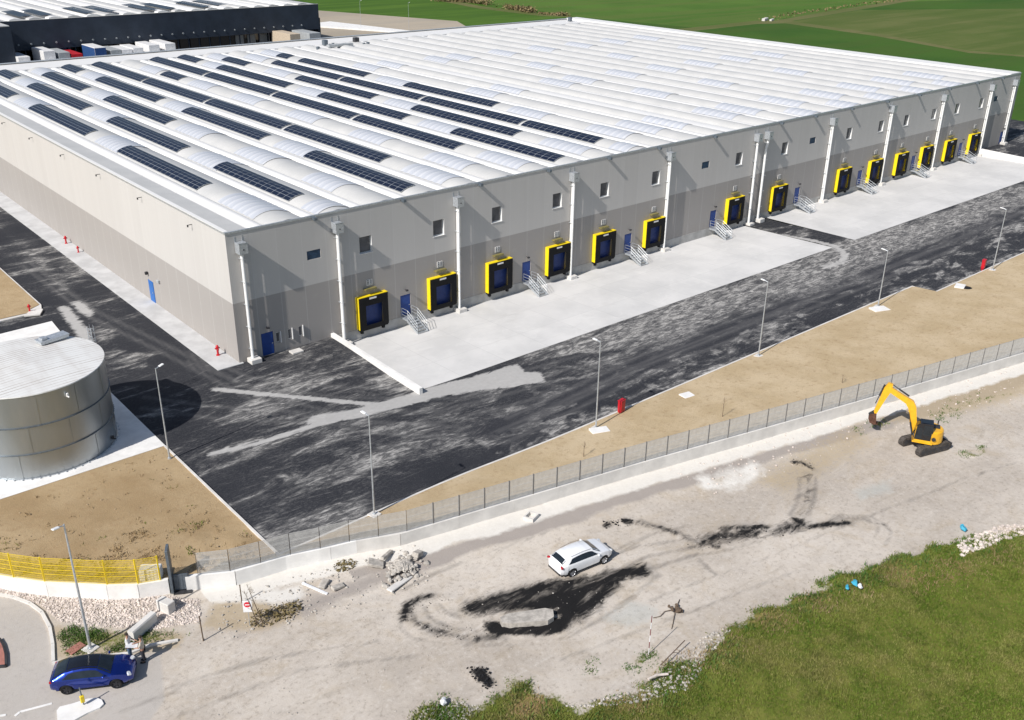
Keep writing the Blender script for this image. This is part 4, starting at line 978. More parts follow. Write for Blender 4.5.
# ================================================================== BOUNDARY WALL AND FENCES
def wall_run(pts, name, mat, lab, thick=.26, over=0):
    m = MB()
    for (x0, y0), (x1, y1) in zip(pts[:-1], pts[1:]):
        L = math.hypot(x1-x0, y1-y0); ux, uy = (x1-x0)/L, (y1-y0)/L; n = max(1, int(L/3)); nx, ny = -uy*thick/2, ux*thick/2
        for k in range(n):
            ax, ay = x0+(x1-x0)*k/n, y0+(y1-y0)*k/n; bx, by = x0+(x1-x0)*(k+1)/n-ux*.008, y0+(y1-y0)*(k+1)/n-uy*.008
            za, zb = float(wall_top(ax)), float(wall_top(bx))
            m.add([(ax-nx, ay-ny, -1.3), (bx-nx, by-ny, -1.3), (bx+nx, by+ny, -1.3), (ax+nx, ay+ny, -1.3), (ax-nx, ay-ny, za), (bx-nx, by-ny, zb), (bx+nx, by+ny, zb), (ax+nx, ay+ny, za)],
                  [(4, 5, 6, 7), (0, 1, 5, 4), (1, 2, 6, 5), (2, 3, 7, 6), (3, 0, 4, 7)])
    return tag(m.build(name, mat), lab, 'wall')
iS = 9
wall_run(WL[:iS], 'boundary_wall', 'concrete_white', 'curved white concrete wall under the yellow fence')
wall_run([(x, y) for x, y in WL[iS:14]], 'boundary_wall', 'concrete_white', 'short pale concrete wall length between the steel gate and the start of the long wall')
wall_run(WL[13:], 'boundary_wall', 'concrete_light', 'long straight grey concrete boundary wall below the grey mesh fence')
def fence(pts, z, hgt, mat, lab, name, first_panel, skip=0, wire=.010, pitch=.06, rails=(.05, .35, .65, 1.0), post=.03):
    f = thing(name, lab, 'fence', (pts[0][0], pts[0][1], 0)); ox, oy = pts[0]
    W = 1.0; mesh = {}
    for i, (x, y) in enumerate(pts):
        zz = z(x); p_ = post if (i > 7 or mat[0] != 'fence_post') else .014; m = MB(); m.box(-p_, p_, -p_, p_, 0, hgt); o = m.build('post', mat[0], f, loc=(x-ox, y-oy, zz))
        if i+1 < len(pts):
            x2, y2 = pts[i+1]; L = math.hypot(x2-x, y2-y); a = math.atan2(y2-y, x2-x); m = MB(); s = post+.01
            k = 0; q = s+pitch/2
            while q < L-s: m.box(q-wire/2, q+wire/2, -.006, .006, .04, hgt-.04); q += pitch
            for rr in rails: m.box(s, L-s, -.014, -.007, .04+(hgt-.08)*rr-.012, .04+(hgt-.08)*rr+.012)
            for rr in np.arange(.1, 1, .1): m.box(s, L-s, .007, .013, .04+(hgt-.08)*rr-.004, .04+(hgt-.08)*rr+.004)
            dz = z(x2)-zz; m.v = [(p[0], p[1], p[2]+dz*p[0]/L) for p in m.v]
            m.build('mesh_panel', mat[1], f, loc=(x-ox, y-oy, zz), rz=a)
    return f
def along(pts, step, s0=0):
    out = []; d = s0
    for (x0, y0), (x1, y1) in zip(pts[:-1], pts[1:]):
        L = math.hypot(x1-x0, y1-y0)
        while d < L: out.append((x0+(x1-x0)*d/L, y0+(y1-y0)*d/L)); d += step
        d -= L
    return out
plain('fence_grey', (.50, .495, .48), .6, 0); plain('fence_post', (.20, .19, .18), .6, .2)
pts = along(WL[9:], 1.88, .75)
fence(pts[:54], lambda x: float(wall_top(x)), 1.62, ('fence_post', 'fence_grey'), 'long grey mesh fence with dark posts on top of the boundary wall', 'mesh_fence', 0, wire=.029, pitch=.055)
yp = [(-34.5, -1.3), (-33.2, -4.1), (-31.2, -8.6), (-29.3, -12.2), (-27.4, -15.6), (-25.9, -17.75), (-24.45, -19.65), (-23.15, -21.25), (-21.75, -22.6), (-20.4, -23.9), (-18.95, -25.0), (-17.8, -25.5)]
fence(yp, lambda x: .12, 1.75, ('yellow_paint', 'yellow_paint'), 'bright yellow steel mesh fence on the curved white wall', 'mesh_fence', 0, wire=.018, pitch=.07, rails=(0, .3, .5, .7, 1.0), post=.04)
# dark steel gate post and leaf where the two fences meet
gt = thing('steel_gate', 'dark grey steel sliding gate and tall guide post between yellow fence and concrete wall', 'gate', (-17.2, -25.7, 0), R(-28))
m = MB(); m.cbox((0, 0, .75), (.16, .8, 3.1), bev=.01); m.build('guide_post', 'galvanised_dark', gt)
m = MB(); m.box(.12, 1.05, -.12, -.05, -.75, .35)
for k in range(6): m.box(.14+k*.16, .16+k*.16, -.135, -.12, -.7, .3)
m.build('gate_leaf', 'galvanised_dark', gt)
m = MB(); m.box(.05, 1.1, -.4, -.12, -.95, -.82); m.tube((1.0, -.08, -.9), (1.0, -.08, .5), .05); m.build('ground_rail', 'steel_dark', gt)
x, y = g(150, 574, .3); m = MB(); m.cbox((*g(151, 572.5, .35), .35), (1.25, .7, .8), R(-35), bev=.04); tag(m.build('meter_cabinet', 'concrete_white'), 'white concrete cabinet inside the yellow fence next to the steel gate', 'cabinet')

# ================================================================== CARS
def car(name, lab, loc, rz, paint, roofmat, kind):
    t = thing(name, lab, 'car', loc, rz)
    Lc, W = 4.42, .90
    if kind == 'hatch':   # crossover hatchback
        X = [-2.21, -2.17, -2.0, -1.7, -1.3, -.9, -.4, .0, .45, .8, 1.1, 1.4, 1.75, 2.02, 2.17, 2.21]
        top = [.74, .93, 1.13, 1.33, 1.43, 1.48, 1.50, 1.49, 1.43, 1.24, 1.05, 1.00, .93, .81, .67, .54]
        belt = [.76, .94, 1.00, 1.02, 1.01, 1.0, .99, .98, .97, .97, 1.0, .97, .90, .80, .67, .54]
        wid = [.58, .70, .81, .875, .905, .915, .915, .915, .915, .91, .90, .885, .85, .78, .68, .60]
    else:                  # low saloon with black roof
        X = [-2.24, -2.2, -2.05, -1.75, -1.35, -.9, -.4, .0, .4, .8, 1.15, 1.45, 1.8, 2.05, 2.2, 2.24]
        top = [.72, .96, 1.06, 1.20, 1.36, 1.44, 1.47, 1.46, 1.40, 1.22, 1.03, .98, .90, .78, .64, .5]
        belt = [.70, .92, .98, .99, .98, .96, .95, .94, .93, .93, .95, .93, .86, .75, .62, .48]
        wid = [.70, .80, .87, .91, .925, .93, .93, .93, .93, .925, .915, .90, .86, .79, .70, .62]
    it = lambda A, x: float(np.interp(x, X, A))
    def section(x, o=0.0):
        tp, bl, wd = it(top, x), it(belt, x), it(wid, x); zb = .24 if -1.9 < x < 1.95 else .30
        g_ = max(0.0, tp-bl); wr = wd-.10-g_*.42
        s = [(0, zb), (wd*.86, zb), (wd*.97, zb+.10), (wd, (zb+bl)/2-.02), (wd*.985, bl-.10), (wd*.95, bl-.005), (wr+.02 if g_ > .05 else wd*.80, tp-.09*min(1, g_*5)-.012), (wr-.10 if g_ > .05 else wd*.55, tp-.012), (0, tp+.012)]
        return s
    xs = sorted(set([round(v, 3) for v in np.linspace(-2.2, 2.2, 56)]+X)); rows = [section(x) for x in xs]; n = len(rows[0])
    wheels = [(-1.32 if kind == 'hatch' else -1.36), (1.34 if kind == 'hatch' else 1.32)]
    m = MB()
    def lift(x, y, z_):   # wheel arches
        for wx in wheels:
            d = abs(x-wx)
            if d < .39 and z_ < .40+math.sqrt(max(0, .39**2-d*d))*.95 and abs(y) > .5: z_ = .33+math.sqrt(.39**2-d*d)*.95 if z_ < .33+math.sqrt(.39**2-d*d)*.95 else z_
        return z_
    for sgn in (1, -1):
        v = []
        for x, s in zip(xs, rows): v += [(x, sgn*y, lift(x, y, z_)) for y, z_ in s]
        fs = [(i*n+j, (i+1)*n+j, (i+1)*n+j+1, i*n+j+1) for i in range(len(xs)-1) for j in range(n-1)]
        if sgn == 1: fs = [f[::-1] for f in fs]
        fs += [tuple(range(n)) if sgn == 1 else tuple(range(n-1, -1, -1)), tuple((len(xs)-1)*n+j for j in (range(n-1, -1, -1) if sgn == 1 else range(n)))]
        m.add(v, fs)
    body = m.build('body', paint, t, True, auto=38)
    def strip(nm, x0, x1, rng, mat, side, off=.012, k=12, par=t, shrink=None):
        "a skin patch of the body between two stations, slightly proud"
        m = MB(); v = []; q = np.linspace(x0, x1, k)
        for x in q:
            s = section(float(x)); P_ = []
            for (j, f) in rng:
                a, b = s[j], s[min(j+1, n-1)]; y_ = a[0]+(b[0]-a[0])*f; z_ = a[1]+(b[1]-a[1])*f; P_.append((y_, z_))
            for (y_, z_), (j, f) in zip(P_, rng):
                ny, nz = (off, off*.35) if j < 7 else (0, off)
                v.append((float(x), side*(y_+ny), z_+nz))
        r = len(rng); fs = [(i*r+j, (i+1)*r+j, (i+1)*r+j+1, i*r+j+1) for i in range(k-1) for j in range(r-1)]
        if side == 1: fs = [f[::-1] for f in fs]
        m.add(v, fs); return m
    # side glass
    gx = (-1.62, .92) if kind == 'hatch' else (-1.5, .95)
    for sd in (1, -1):
        m = MB(); v = []; q = np.linspace(gx[0], gx[1], 16); 
        for x in q:
            s = section(float(x)); a, b = s[5], s[6]; e = min(1, (x-gx[0])/.35, (gx[1]-x)/.55)
            lo, hi = .10, .10+.80*max(0.02, e)
            for f in (lo, (lo+hi)/2, hi): v.append((float(x), sd*(a[0]+(b[0]-a[0])*f+.012), a[1]+(b[1]-a[1])*f+.004))
        fs = [(i*3+j, (i+1)*3+j, (i+1)*3+j+1, i*3+j+1) for i in range(15) for j in range(2)]
        m.add(v, [f[::-1] for f in fs] if sd == 1 else fs); m.build('side_window', 'dark_glass', t, True)
    def cross(nm, x0, x1, fr, mat, off=.014, taper=0):
        m = MB(); v = []; q = np.linspace(x0, x1, 9); c = 11
        for x in q:
            s = section(float(x)); ye = s[6][0]*fr; 
            for yy in np.linspace(-ye, ye, c):
                ay = abs(yy); ys_ = [0, s[7][0], s[6][0], s[5][0]]; zs_ = [s[8][1], s[7][1], s[6][1], s[5][1]]
                v.append((float(x), float(yy), float(np.interp(ay, ys_, zs_))+off))
        m.add(v, [(i*c+j, (i+1)*c+j, (i+1)*c+j+1, i*c+j+1) for i in range(8) for j in range(c-1)]); return m.build(nm, mat, t, True)
    if kind == 'hatch':
        cross('windscreen', .50, 1.06, .97, 'dark_glass'); cross('rear_window', -2.03, -1.72, .92, 'dark_glass')
        for sd in (1, -1):
            m = MB(); m.path([(-1.3, sd*.60, 1.43), (-.4, sd*.615, 1.50), (.35, sd*.60, 1.44)], .010, 6); m.build('roof_rail', 'steel_dark', t)
    else:
        cross('windscreen', .42, 1.10, .97, 'dark_glass'); cross('roof', -1.25, .40, .93, 'car_black', .016); cross('rear_window', -1.98, -1.28, .86, 'dark_glass')
    for wx in wheels:
        for sd in (1, -1):
            m = MB(); m.lathe([(.22, -.10), (.30, -.105), (.33, -.07), (.33, .07), (.30, .105), (.22, .10)], 28)
            m.v = [(p[0], p[2], p[1]) for p in m.v]; o = m.build('wheel', 'black_rubber', t, True, loc=(wx, sd*(W-.09), .33), auto=40)
            m = MB(); m.lathe([(0, .07), (.06, .075), (.07, .05), (.20, .05), (.225, .09), (.235, .09), (.235, -.09)], 28)
            for k in range(5): a = 2*math.pi*k/5; m.cbox((.13*math.cos(a), .13*math.sin(a), .075), (.19, .045, .03), a)
            m.v = [(p[0], -sd*-p[2] if sd == 1 else -p[2], p[1]) for p in m.v]; m.build('rim', 'rim' if kind == 'hatch' else 'rim_dark', o)
    for sd in (1, -1):
        m = MB(); m.cbox((2.02, sd*.62, .74), (.24, .34, .13), -sd*R(28), R(18), .04); m.build('headlight', 'lamp_clear', t)
        m = MB(); m.cbox((-2.10, sd*.70, .93 if kind == 'hatch' else .88), (.16, .34, .14), sd*R(24), R(-12), .04); m.build('tail_light', 'lamp_red', t)
        m = MB(); m.cbox((.74, sd*1.0, 1.03), (.12, .20, .13), sd*R(10), 0, .03); m.build('mirror', paint, t)
    m = MB(); m.cbox((2.20, 0, .50), (.05, .9, .16), bev=.02); m.cbox((2.16, 0, .34), (.08, 1.2, .12), bev=.02); m.build('grille', 'car_black', t)
    m = MB(); m.cbox((-2.19, 0, .34), (.08, 1.3, .16), bev=.02); m.build('rear_bumper', 'car_black', t)
    m = MB(); m.cbox((-2.225, 0, .72), (.02, .5, .11)); m.build('number_plate', 'plastic_white', t)
    m = MB(); m.box(-1.95, 1.95, -.75, .75, .2, .3); m.build('underbody', 'black_rubber', t)
    return t
cz = gz(3.6, -39.4)
car('parked_car', 'white five-door hatchback parked on the dusty ground beside black asphalt millings', (3.80, -39.55, cz), R(-7), 'car_white', None, 'hatch').scale = (.94, .95, .96)
car('parked_car', 'metallic blue car with black roof parked at the lower left by two people', (-23.50, -30.30, GZ), R(-29.5), 'car_blue', 'car_black', 'saloon').scale = (.93, .96, .97)

# ================================================================== EXCAVATOR
ex = thing('excavator', 'yellow crawler excavator with black cab standing near the boundary fence', 'excavator', (34.98, -45.92, gz(35.3, -45.65)), 0)
TH, HH = R(-16), R(119)
def rot(a): return Matrix.Rotation(a, 4, 'Z')
ct, st_ = math.cos(TH), math.sin(TH)
for sd in (1, -1):
    m = MB(); pr = []; Lh, r_ = 1.22, .36
    for q in np.linspace(math.pi/2, 3*math.pi/2, 9): pr.append((-Lh+r_*math.cos(q), .37+r_*math.sin(q)))
    for q in np.linspace(-math.pi/2, math.pi/2, 9): pr.append((Lh+r_*math.cos(q), .37+r_*math.sin(q)))
    m.side(pr, sd*.88-.225, sd*.88+.225)
    per = []
    for a, b in zip(pr, pr[1:]+pr[:1]):
        d = math.hypot(b[0]-a[0], b[1]-a[1]); k = max(1, int(d/.16))
        for i in range(k): per.append((a[0]+(b[0]-a[0])*i/k, a[1]+(b[1]-a[1])*i/k, math.atan2(b[1]-a[1], b[0]-a[0])))
    for px_, pz, a in per: m.cbox((px_, sd*.88, pz), (.09, .46, .05), 0, -a)
    o = m.build('track', 'track_steel', ex, rz=TH)
    m = MB()
    for q in (-1.2, 1.2): m.tube((q, sd*.88-.24, .37), (q, sd*.88+.24, .37), .22, n=18)
    for q in np.linspace(-.8, .8, 5): m.tube((q, sd*.88-.235, .18), (q, sd*.88+.235, .18), .11, n=12)
    m.box(-1.1, 1.1, sd*.88-.232, sd*.88+.232, .27, .5); m.build('sprocket', 'steel_dark', o)
m = MB(); m.box(-.75, .75, -.66, .66, .3, .62); m.tube((0, 0, .62), (0, 0, .82), .5, n=24); m.build('undercarriage', 'steel_dark', ex, rz=TH)
m = MB(); m.cbox((1.75, 0, .38), (.12, 2.15, .42), 0, 0, .03); m.box(1.2, 1.72, -.4, -.28, .3, .42); m.box(1.2, 1.72, .28, .4, .3, .42); m.build('dozer_blade', 'steel_dark', ex, rz=TH)
# upper house, built facing +x then turned
m = MB()
out = [(1.05, -1.02), (1.05, .2), (.5, 1.05), (-.4, 1.05)]
tail = [(-1.22*math.cos(q)*1.0, 1.05*math.sin(q)) for q in np.linspace(1.15, -1.15, 12)]
m.prism([(1.0, -1.0), (1.0, 1.0), (-.45, 1.06)]+tail+[(-.45, -1.06)], .84, .98)
pl = [(-.30, 1.06)]+tail+[(-.30, -1.06)]
def loftpoly(m, pl, zs, sc):
    n = len(pl); v = []
    for zz, k in zip(zs, sc): v += [(x_*k+(1-k)*-.5, y_*k, zz) for x_, y_ in pl]
    m.add(v, [tuple(range(n-1, -1, -1)), tuple(range(n*(len(zs)-1), n*len(zs)))]+[(j*n+i, j*n+(i+1) % n, (j+1)*n+(i+1) % n, (j+1)*n+i) for j in range(len(zs)-1) for i in range(n)][::1])
loftpoly(m, pl[::-1], (.985, 1.5, 1.78, 1.86), (1, 1, .96, .85))
m.box(-.29, .55, -1.0, -.42, .985, 1.55); 
m.build('house', 'machine_yellow', ex, rz=HH)
m = MB(); m.box(-.9, -.4, -.55, .1, 1.862, 1.9); m.tube((-.75, -.75, 1.8), (-.75, -.75, 2.15), .05, n=10); m.box(-.25, .4, -.95, -.5, 1.552, 1.57); m.build('engine_grille', 'steel_dark', ex, rz=HH)
m = MB(); m.tube((-.5, 1.058, 1.35), (-.5, 1.075, 1.35), .16, n=14); m.box(-1.2, -1.19, -.3, .3, 1.2, 1.5); m.build('decal', 'steel_dark', ex, rz=HH)
cabo = [(.98, .99), (.86, 2.2), (.62, 2.52), (-.32, 2.55), (-.42, .99)]
m = MB(); m.side(cabo, .14, 1.0); m.build('cab', 'car_black', ex, rz=HH)
m = MB()
m.box(-.30, .58, .135-.006, .139, 1.5, 2.35) 
m.box(-.30, .32, 1.001, 1.012, 1.55, 2.38); m.box(.38, .80, 1.001, 1.012, 1.25, 2.15)
m.add([(.985, .2, 1.35), (.985, .94, 1.35), (.875, .94, 2.15), (.875, .2, 2.15)], [(0, 1, 2, 3)])
m.add([(.855, .2, 2.24), (.855, .94, 2.24), (.66, .94, 2.5), (.66, .2, 2.5)], [(0, 1, 2, 3)]); m.box(-.2, .5, .25, .9, 2.551, 2.556)
m.build('window', 'dark_glass', ex, rz=HH)
m = MB(); m.tube((.72, 1.0, 1.9), (.85, 1.22, 1.9), .02); m.cbox((.85, 1.25, 1.9), (.05, .16, .28), bev=.02); m.build('mirror', 'steel_dark', ex, rz=HH)
m = MB()
for a_, b_ in (((.93, .17, 1.0), (.84, .17, 2.2)), ((.93, .97, 1.0), (.84, .97, 2.2))): m.tube(a_, b_, .035)
m.box(-.4, .9, 1.0, 1.04, .985, 1.12); m.build('cab_sill', 'machine_yellow', ex, rz=HH)
zo = .0
def arm(nm, pts, mat, w0, par=ex):
    "flat-sided welded boom: outline in the x-z plane, width w0"
    m = MB(); m.side(pts, -.12-w0/2, -.12+w0/2); return m.build(nm, mat, par, rz=HH)
boom = arm('boom', [(.70, 1.15), (.98, 1.05), (1.34, 1.9), (1.62, 3.10), (1.88, 3.50), (3.28, 4.28), (3.34, 4.60), (3.14, 4.66), (2.1, 4.12), (1.34, 3.76), (1.08, 3.32), (.86, 2.2)], 'machine_yellow', .29)
stick = arm('stick', [(3.04, 4.92), (3.38, 4.98), (3.62, 4.55), (4.06, 2.40), (3.98, 2.22), (3.82, 2.25), (3.36, 3.6), (3.04, 4.40)], 'machine_yellow', .26)
def ram(nm, a, b, off, par):
    m = MB(); A, B = Vector((a[0], off, a[1])), Vector((b[0], off, b[1])); mid = A+(B-A)*.58
    m.tube(A, mid, .065, n=12); m.tube(mid, B, .035, n=10); m.build(nm, 'steel_dark', par, rz=HH)
ram('ram', (.98, .95), (1.55, 2.85), -.36, ex); ram('ram', (.98, .95), (1.55, 2.85), .12, ex)
ram('ram', (1.75, 4.12), (3.15, 4.92), -.12, ex); ram('ram', (3.62, 4.75), (4.05, 3.05), -.12, ex)
m = MB(); m.side([(3.92, 2.3), (4.08, 2.42), (4.42, 2.1), (4.36, 2.0), (4.1, 2.05)], -.2, -.04); m.build('bucket_link', 'steel_dark', ex, rz=HH)
m = MB(); m.side([(3.82, 2.22), (4.38, 2.1), (4.48, 1.7), (4.28, 1.28), (3.9, 1.12), (3.70, 1.22), (3.72, 1.30), (3.9, 1.28), (4.2, 1.45), (4.2, 1.75), (3.78, 1.95)], -.47, .23)
m.side([(3.82, 2.22), (4.38, 2.1), (4.48, 1.7), (4.28, 1.28), (3.9, 1.12), (3.70, 1.22)], -.50, -.471); m.side([(3.82, 2.22), (4.38, 2.1), (4.48, 1.7), (4.28, 1.28), (3.9, 1.12), (3.70, 1.22)], .231, .26)
for k in range(5): m.cbox((3.64, -.42+k*.15, 1.18), (.16, .06, .04))
m.v = [(3.9+(a-3.9)*.82, -.12+(b+.12)*.82, 2.2+(c-2.2)*.82) for a, b, c in m.v]; m.build('bucket', 'rust', ex, rz=HH)

# ================================================================== PEOPLE
def skin_body(name, pts, edges, mat, parent, sub=2, root=0):
    me = bpy.data.meshes.new(name); me.from_pydata([p[0] for p in pts], edges, []); o = bpy.data.objects.new(name, me); COL.objects.link(o)
    o.modifiers.new('skin', 'SKIN'); o.modifiers[0].use_smooth_shade = True
    for i, p in enumerate(pts): me.skin_vertices[0].data[i].radius = (p[1], p[2] if len(p) > 2 else p[1])
    me.skin_vertices[0].data[root].use_root = True
    s = o.modifiers.new('sub', 'SUBSURF'); s.levels = s.render_levels = sub
    dg = bpy.context.evaluated_depsgraph_get(); ev = o.evaluated_get(dg); m2 = bpy.data.meshes.new_from_object(ev)
    o.modifiers.clear(); o.data = m2; m2.materials.clear(); m2.materials.append(MATS[mat])
    for p in m2.polygons: p.use_smooth = True
    o.parent = parent; return o
def person(lab, loc, rz, shirt, trousers, arms, lean=0.0):
    t = thing('person', lab, 'person', loc, rz, None)
    P = [((0, 0, .95), .13, .17), ((0, 0, 1.15), .115, .15), ((lean*.5, 0, 1.36), .12, .18), ((lean, 0, 1.48), .06, .07), ((lean+.01, 0, 1.56), .055, .055), ((lean+.03, 0, 1.66), .085, .075), ((lean+.02, 0, 1.74), .075, .07)]
    E_ = [(0, 1), (1, 2), (2, 3), (3, 4), (4, 5), (5, 6)]
    fing = []
    for sd, A_ in ((1, arms[0]), (-1, arms[1])):
        b = len(P); P += [((lean, sd*.19, 1.42), .06), (A_[0], .045), (A_[1], .033), (A_[2], .034, .022)]
        E_ += [(2, b), (b, b+1), (b+1, b+2), (b+2, b+3)]
        h = Vector(A_[2]); d = (h-Vector(A_[1])).normalized(); sdv = d.cross(Vector((0, 0, 1))).normalized() if abs(d.z) < .9 else Vector((1, 0, 0))
        for k in range(4):
            o_ = h+sdv*(k-1.5)*.02; l_ = (.075, .085, .08, .06)[k]
            c = len(P); P += [(tuple(o_+d*.03), .009), (tuple(o_+d*(.03+l_*.6)), .008), (tuple(o_+d*(.03+l_)+Vector((0, 0, -.02))), .007)]; E_ += [(b+3, c), (c, c+1), (c+1, c+2)]
        c = len(P); P += [(tuple(h-d*.02+sdv*.04), .010), (tuple(h+d*.02+sdv*.062), .009)]; E_ += [(b+3, c), (c, c+1)]
    for sd in (1, -1):
        b = len(P); P += [((0, sd*.09, .86), .09), ((.02, sd*.10, .50), .06), ((-.01, sd*.11, .10), .042), ((.10, sd*.12, .035), .035, .04), ((.17, sd*.125, .03), .028, .04)]
        E_ += [(0, b), (b, b+1), (b+1, b+2), (b+2, b+3), (b+3, b+4)]
    skin_body('body', P, E_, 'skin', t)
    # clothing as looser shells
    S = [((0, 0, .90), .155, .195), ((0, 0, 1.12), .14, .175), ((lean*.5, 0, 1.34), .14, .20), ((lean, 0, 1.45), .085, .11)]; E2 = [(0, 1), (1, 2), (2, 3)]
    for sd, A_ in ((1, arms[0]), (-1, arms[1])):
        b = len(S); e = Vector((lean, sd*.2, 1.42)).lerp(Vector(A_[0]), .95); S += [((lean, sd*.20, 1.42), .078), (tuple(e), .062)]; E2 += [(2, b), (b, b+1)]
    skin_body('shirt', S, E2, shirt, t, 2)
    T = [((0, 0, .95), .145, .18)]; E3 = []
    for sd in (1, -1):
        b = len(T); T += [((0, sd*.09, .84), .105), ((.02, sd*.10, .50), .078), ((-.01, sd*.11, .09), .062)]; E3 += [(0, b), (b, b+1), (b+1, b+2)]
    skin_body('trousers', T, E3, trousers, t, 2)
    for sd in (1, -1):
        m = MB(); m.cbox((.06, sd*.12, .045), (.29, .11, .09), bev=.03); m.build('shoe', 'shoe', t)
    m = MB(); m.lathe([(.0, 1.80), (.05, 1.795), (.092, 1.75), (.098, 1.69), (.085, 1.66)], 16); m.v = [(p[0]+lean-.002, p[1]*.9, p[2]+.01) for p in m.v]; m.build('hair', 'hair', t, True)
    m = MB(); hx = lean+.105
    for sd in (1, -1): m.cbox((hx-.012, sd*.032, 1.675), (.014, .018, .012)); 
    m.build('eye', 'shoe', t)
    m = MB(); m.cbox((hx+.005, 0, 1.645), (.03, .022, .035), bev=.008); m.build('nose', 'skin', t)
    m = MB()
    for sd in (1, -1): m.cbox((lean+.02, sd*.082, 1.66), (.03, .012, .05), bev=.005)
    m.build('ear', 'skin', t)
    m = MB(); m.cbox((hx-.012, 0, 1.605), (.012, .04, .008)); m.build('mouth', 'lamp_red', t)
    return t
pa = person('person in a pale shirt and light jeans standing against the front of the blue car', (-21.42, -29.85, GZ), R(-35), 'shirt_white', 'jeans', (((.12, .27, 1.18), (.32, .16, 1.15), (.39, .12, 1.16)), ((.10, -.27, 1.18), (.30, -.12, 1.12), (.37, -.08, 1.12))))
pb = person('right-hand person in a beige top and dark trousers holding a white sheet', (-20.93, -30.55, GZ), R(150), 'shirt_pale', 'trousers_dark', (((.10, .27, 1.18), (.34, .16, 1.12), (.41, .12, 1.13)), ((.12, -.27, 1.20), (.34, -.14, 1.22), (.41, -.10, 1.23))))
m = MB(); m.cbox((-21.36, -30.28, GZ+1.2), (.62, .42, .015), R(150), R(-12)); tag(m.build('paper_sheet', 'plastic_white'), 'white paper sheet held by the person in dark trousers', 'paper')

# ================================================================== SITE FURNITURE
def at(px, z=None):
    x, y = g(px[0], px[1], GZ); return x, y, gz(x, y)
# concrete beams near the people
x0, y0 = g(131, 637, GZ+.3); x1, y1 = g(154, 617, GZ+.3); L = math.hypot(x1-x0, y1-y0)
m = MB(); m.side([(.06, 0), (.06, .62), (.12, .70), (.44, .70), (.50, .62), (.50, 0)], 0, 1.0)
m.v = [(p[0]-.28, p[1]*L, p[2]) for p in m.v]; o = m.build('concrete_barrier', 'concrete_light', loc=(x0, y0, GZ), rz=math.atan2(y1-y0, x1-x0)-math.pi/2); tag(o, 'long grey concrete barrier lying in the weeds behind the two people', 'concrete barrier')
x0, y0 = g(166, 606, GZ+.3); m = MB(); m.cbox((x0, y0, GZ+.35), (.55, 1.0, .75), R(20), bev=.03); tag(m.build('concrete_block', 'concrete_light'), 'upright concrete block with dark shaded side on white stones below the steel gate', 'concrete block')
# no-entry sign
x0, y0, z0 = at((250, 626)); sg = thing('no_entry_sign', 'white plate with a red no-entry disc on a thin leaning pole', 'sign', (x0, y0, z0), R(-35))
m = MB(); m.tube((0, 0, 0), (0, 0, 1.95), .02); m.build('pole', 'galvanised', sg)
m = MB(); m.cbox((0, -.03, 1.45), (.52, .02, .80)); m.build('plate', 'plastic_white', sg)
m = MB(); m.tube((0, -.041, 1.58), (0, -.048, 1.58), .19, n=28); di = m.build('red_disc', 'sign_red', sg)
m = MB(); m.box(-.13, .13, -.055, -.0485, 1.55, 1.61); m.build('white_bar', 'plastic_white', di)
for px, h, lean, lab in (((203.5, 641), 1.75, -.03, 'short bare grey post with stones at its foot, left of the no-entry sign'), ((242, 603), 1.3, 0, 'thin dark stake standing on pale lime below the boundary wall')):
    x0, y0, z0 = at(px); m = MB(); m.tube((x0, y0, z0-.1), (x0+lean, y0, z0+h), .04, .035); m.tube((x0+lean, y0, z0+h), (x0+lean, y0, z0+h+.03), .05, .03); tag(m.build('bare_post', 'bark'), lab, 'post')
def twig_tree(px, h, lab, n=6, lean=(0, 0), z=None, grp=None):
    x0, y0 = g(px[0], px[1], GZ if z is None else z); z0 = gz(x0, y0) if z is None else z
    t = thing('sapling', lab, 'sapling', (x0, y0, z0), 0, grp); m = MB(); top_ = Vector((lean[0], lean[1], h)); m.tube((0, 0, -.1), top_*.6, .03, .02, 6); m.tube(top_*.6, top_, .02, .008, 6); m.build('trunk', 'bark', t)
    m = MB(); rr = random.Random(int(px[0]))
    for k in range(n):
        q = rr.uniform(.45, .95); p = top_*q; a = rr.uniform(0, 6.28); e = p+Vector((math.cos(a)*.35, math.sin(a)*.35, .35))*rr.uniform(.6, 1.1)*(1.2-q)*1.6; m.tube(p, e, .010, .004, 4)
        for j in range(3): b = p.lerp(e, rr.uniform(.3, .9)); m.tube(b, b+Vector((rr.uniform(-.2, .2), rr.uniform(-.2, .2), rr.uniform(.05, .2))), .005, .003, 3)
    m.build('crown', 'bare_twig', t); return t
twig_tree((583.5, 459), 1.5, 'bare sapling on the tan soil above the middle of the fence', z=-.3, grp='bare saplings behind the fence')
twig_tree((722, 420), 2.1, 'bare sapling on the tan soil left of the excavator, right of the white manhole', z=-.2, grp='bare saplings behind the fence')
twig_tree((841.5, 386), 1.0, 'small bare sapling on the tan soil behind the excavator arm', z=0, grp='bare saplings behind the fence')
twig_tree((259, 626), 2.6, 'leaning bare sapling just right of the no-entry sign', 9, (-.5, .3)); twig_tree((263.5, 624), 3.0, 'taller bare sapling beside dry scrub near the no-entry sign', 10, (-.6, .3))
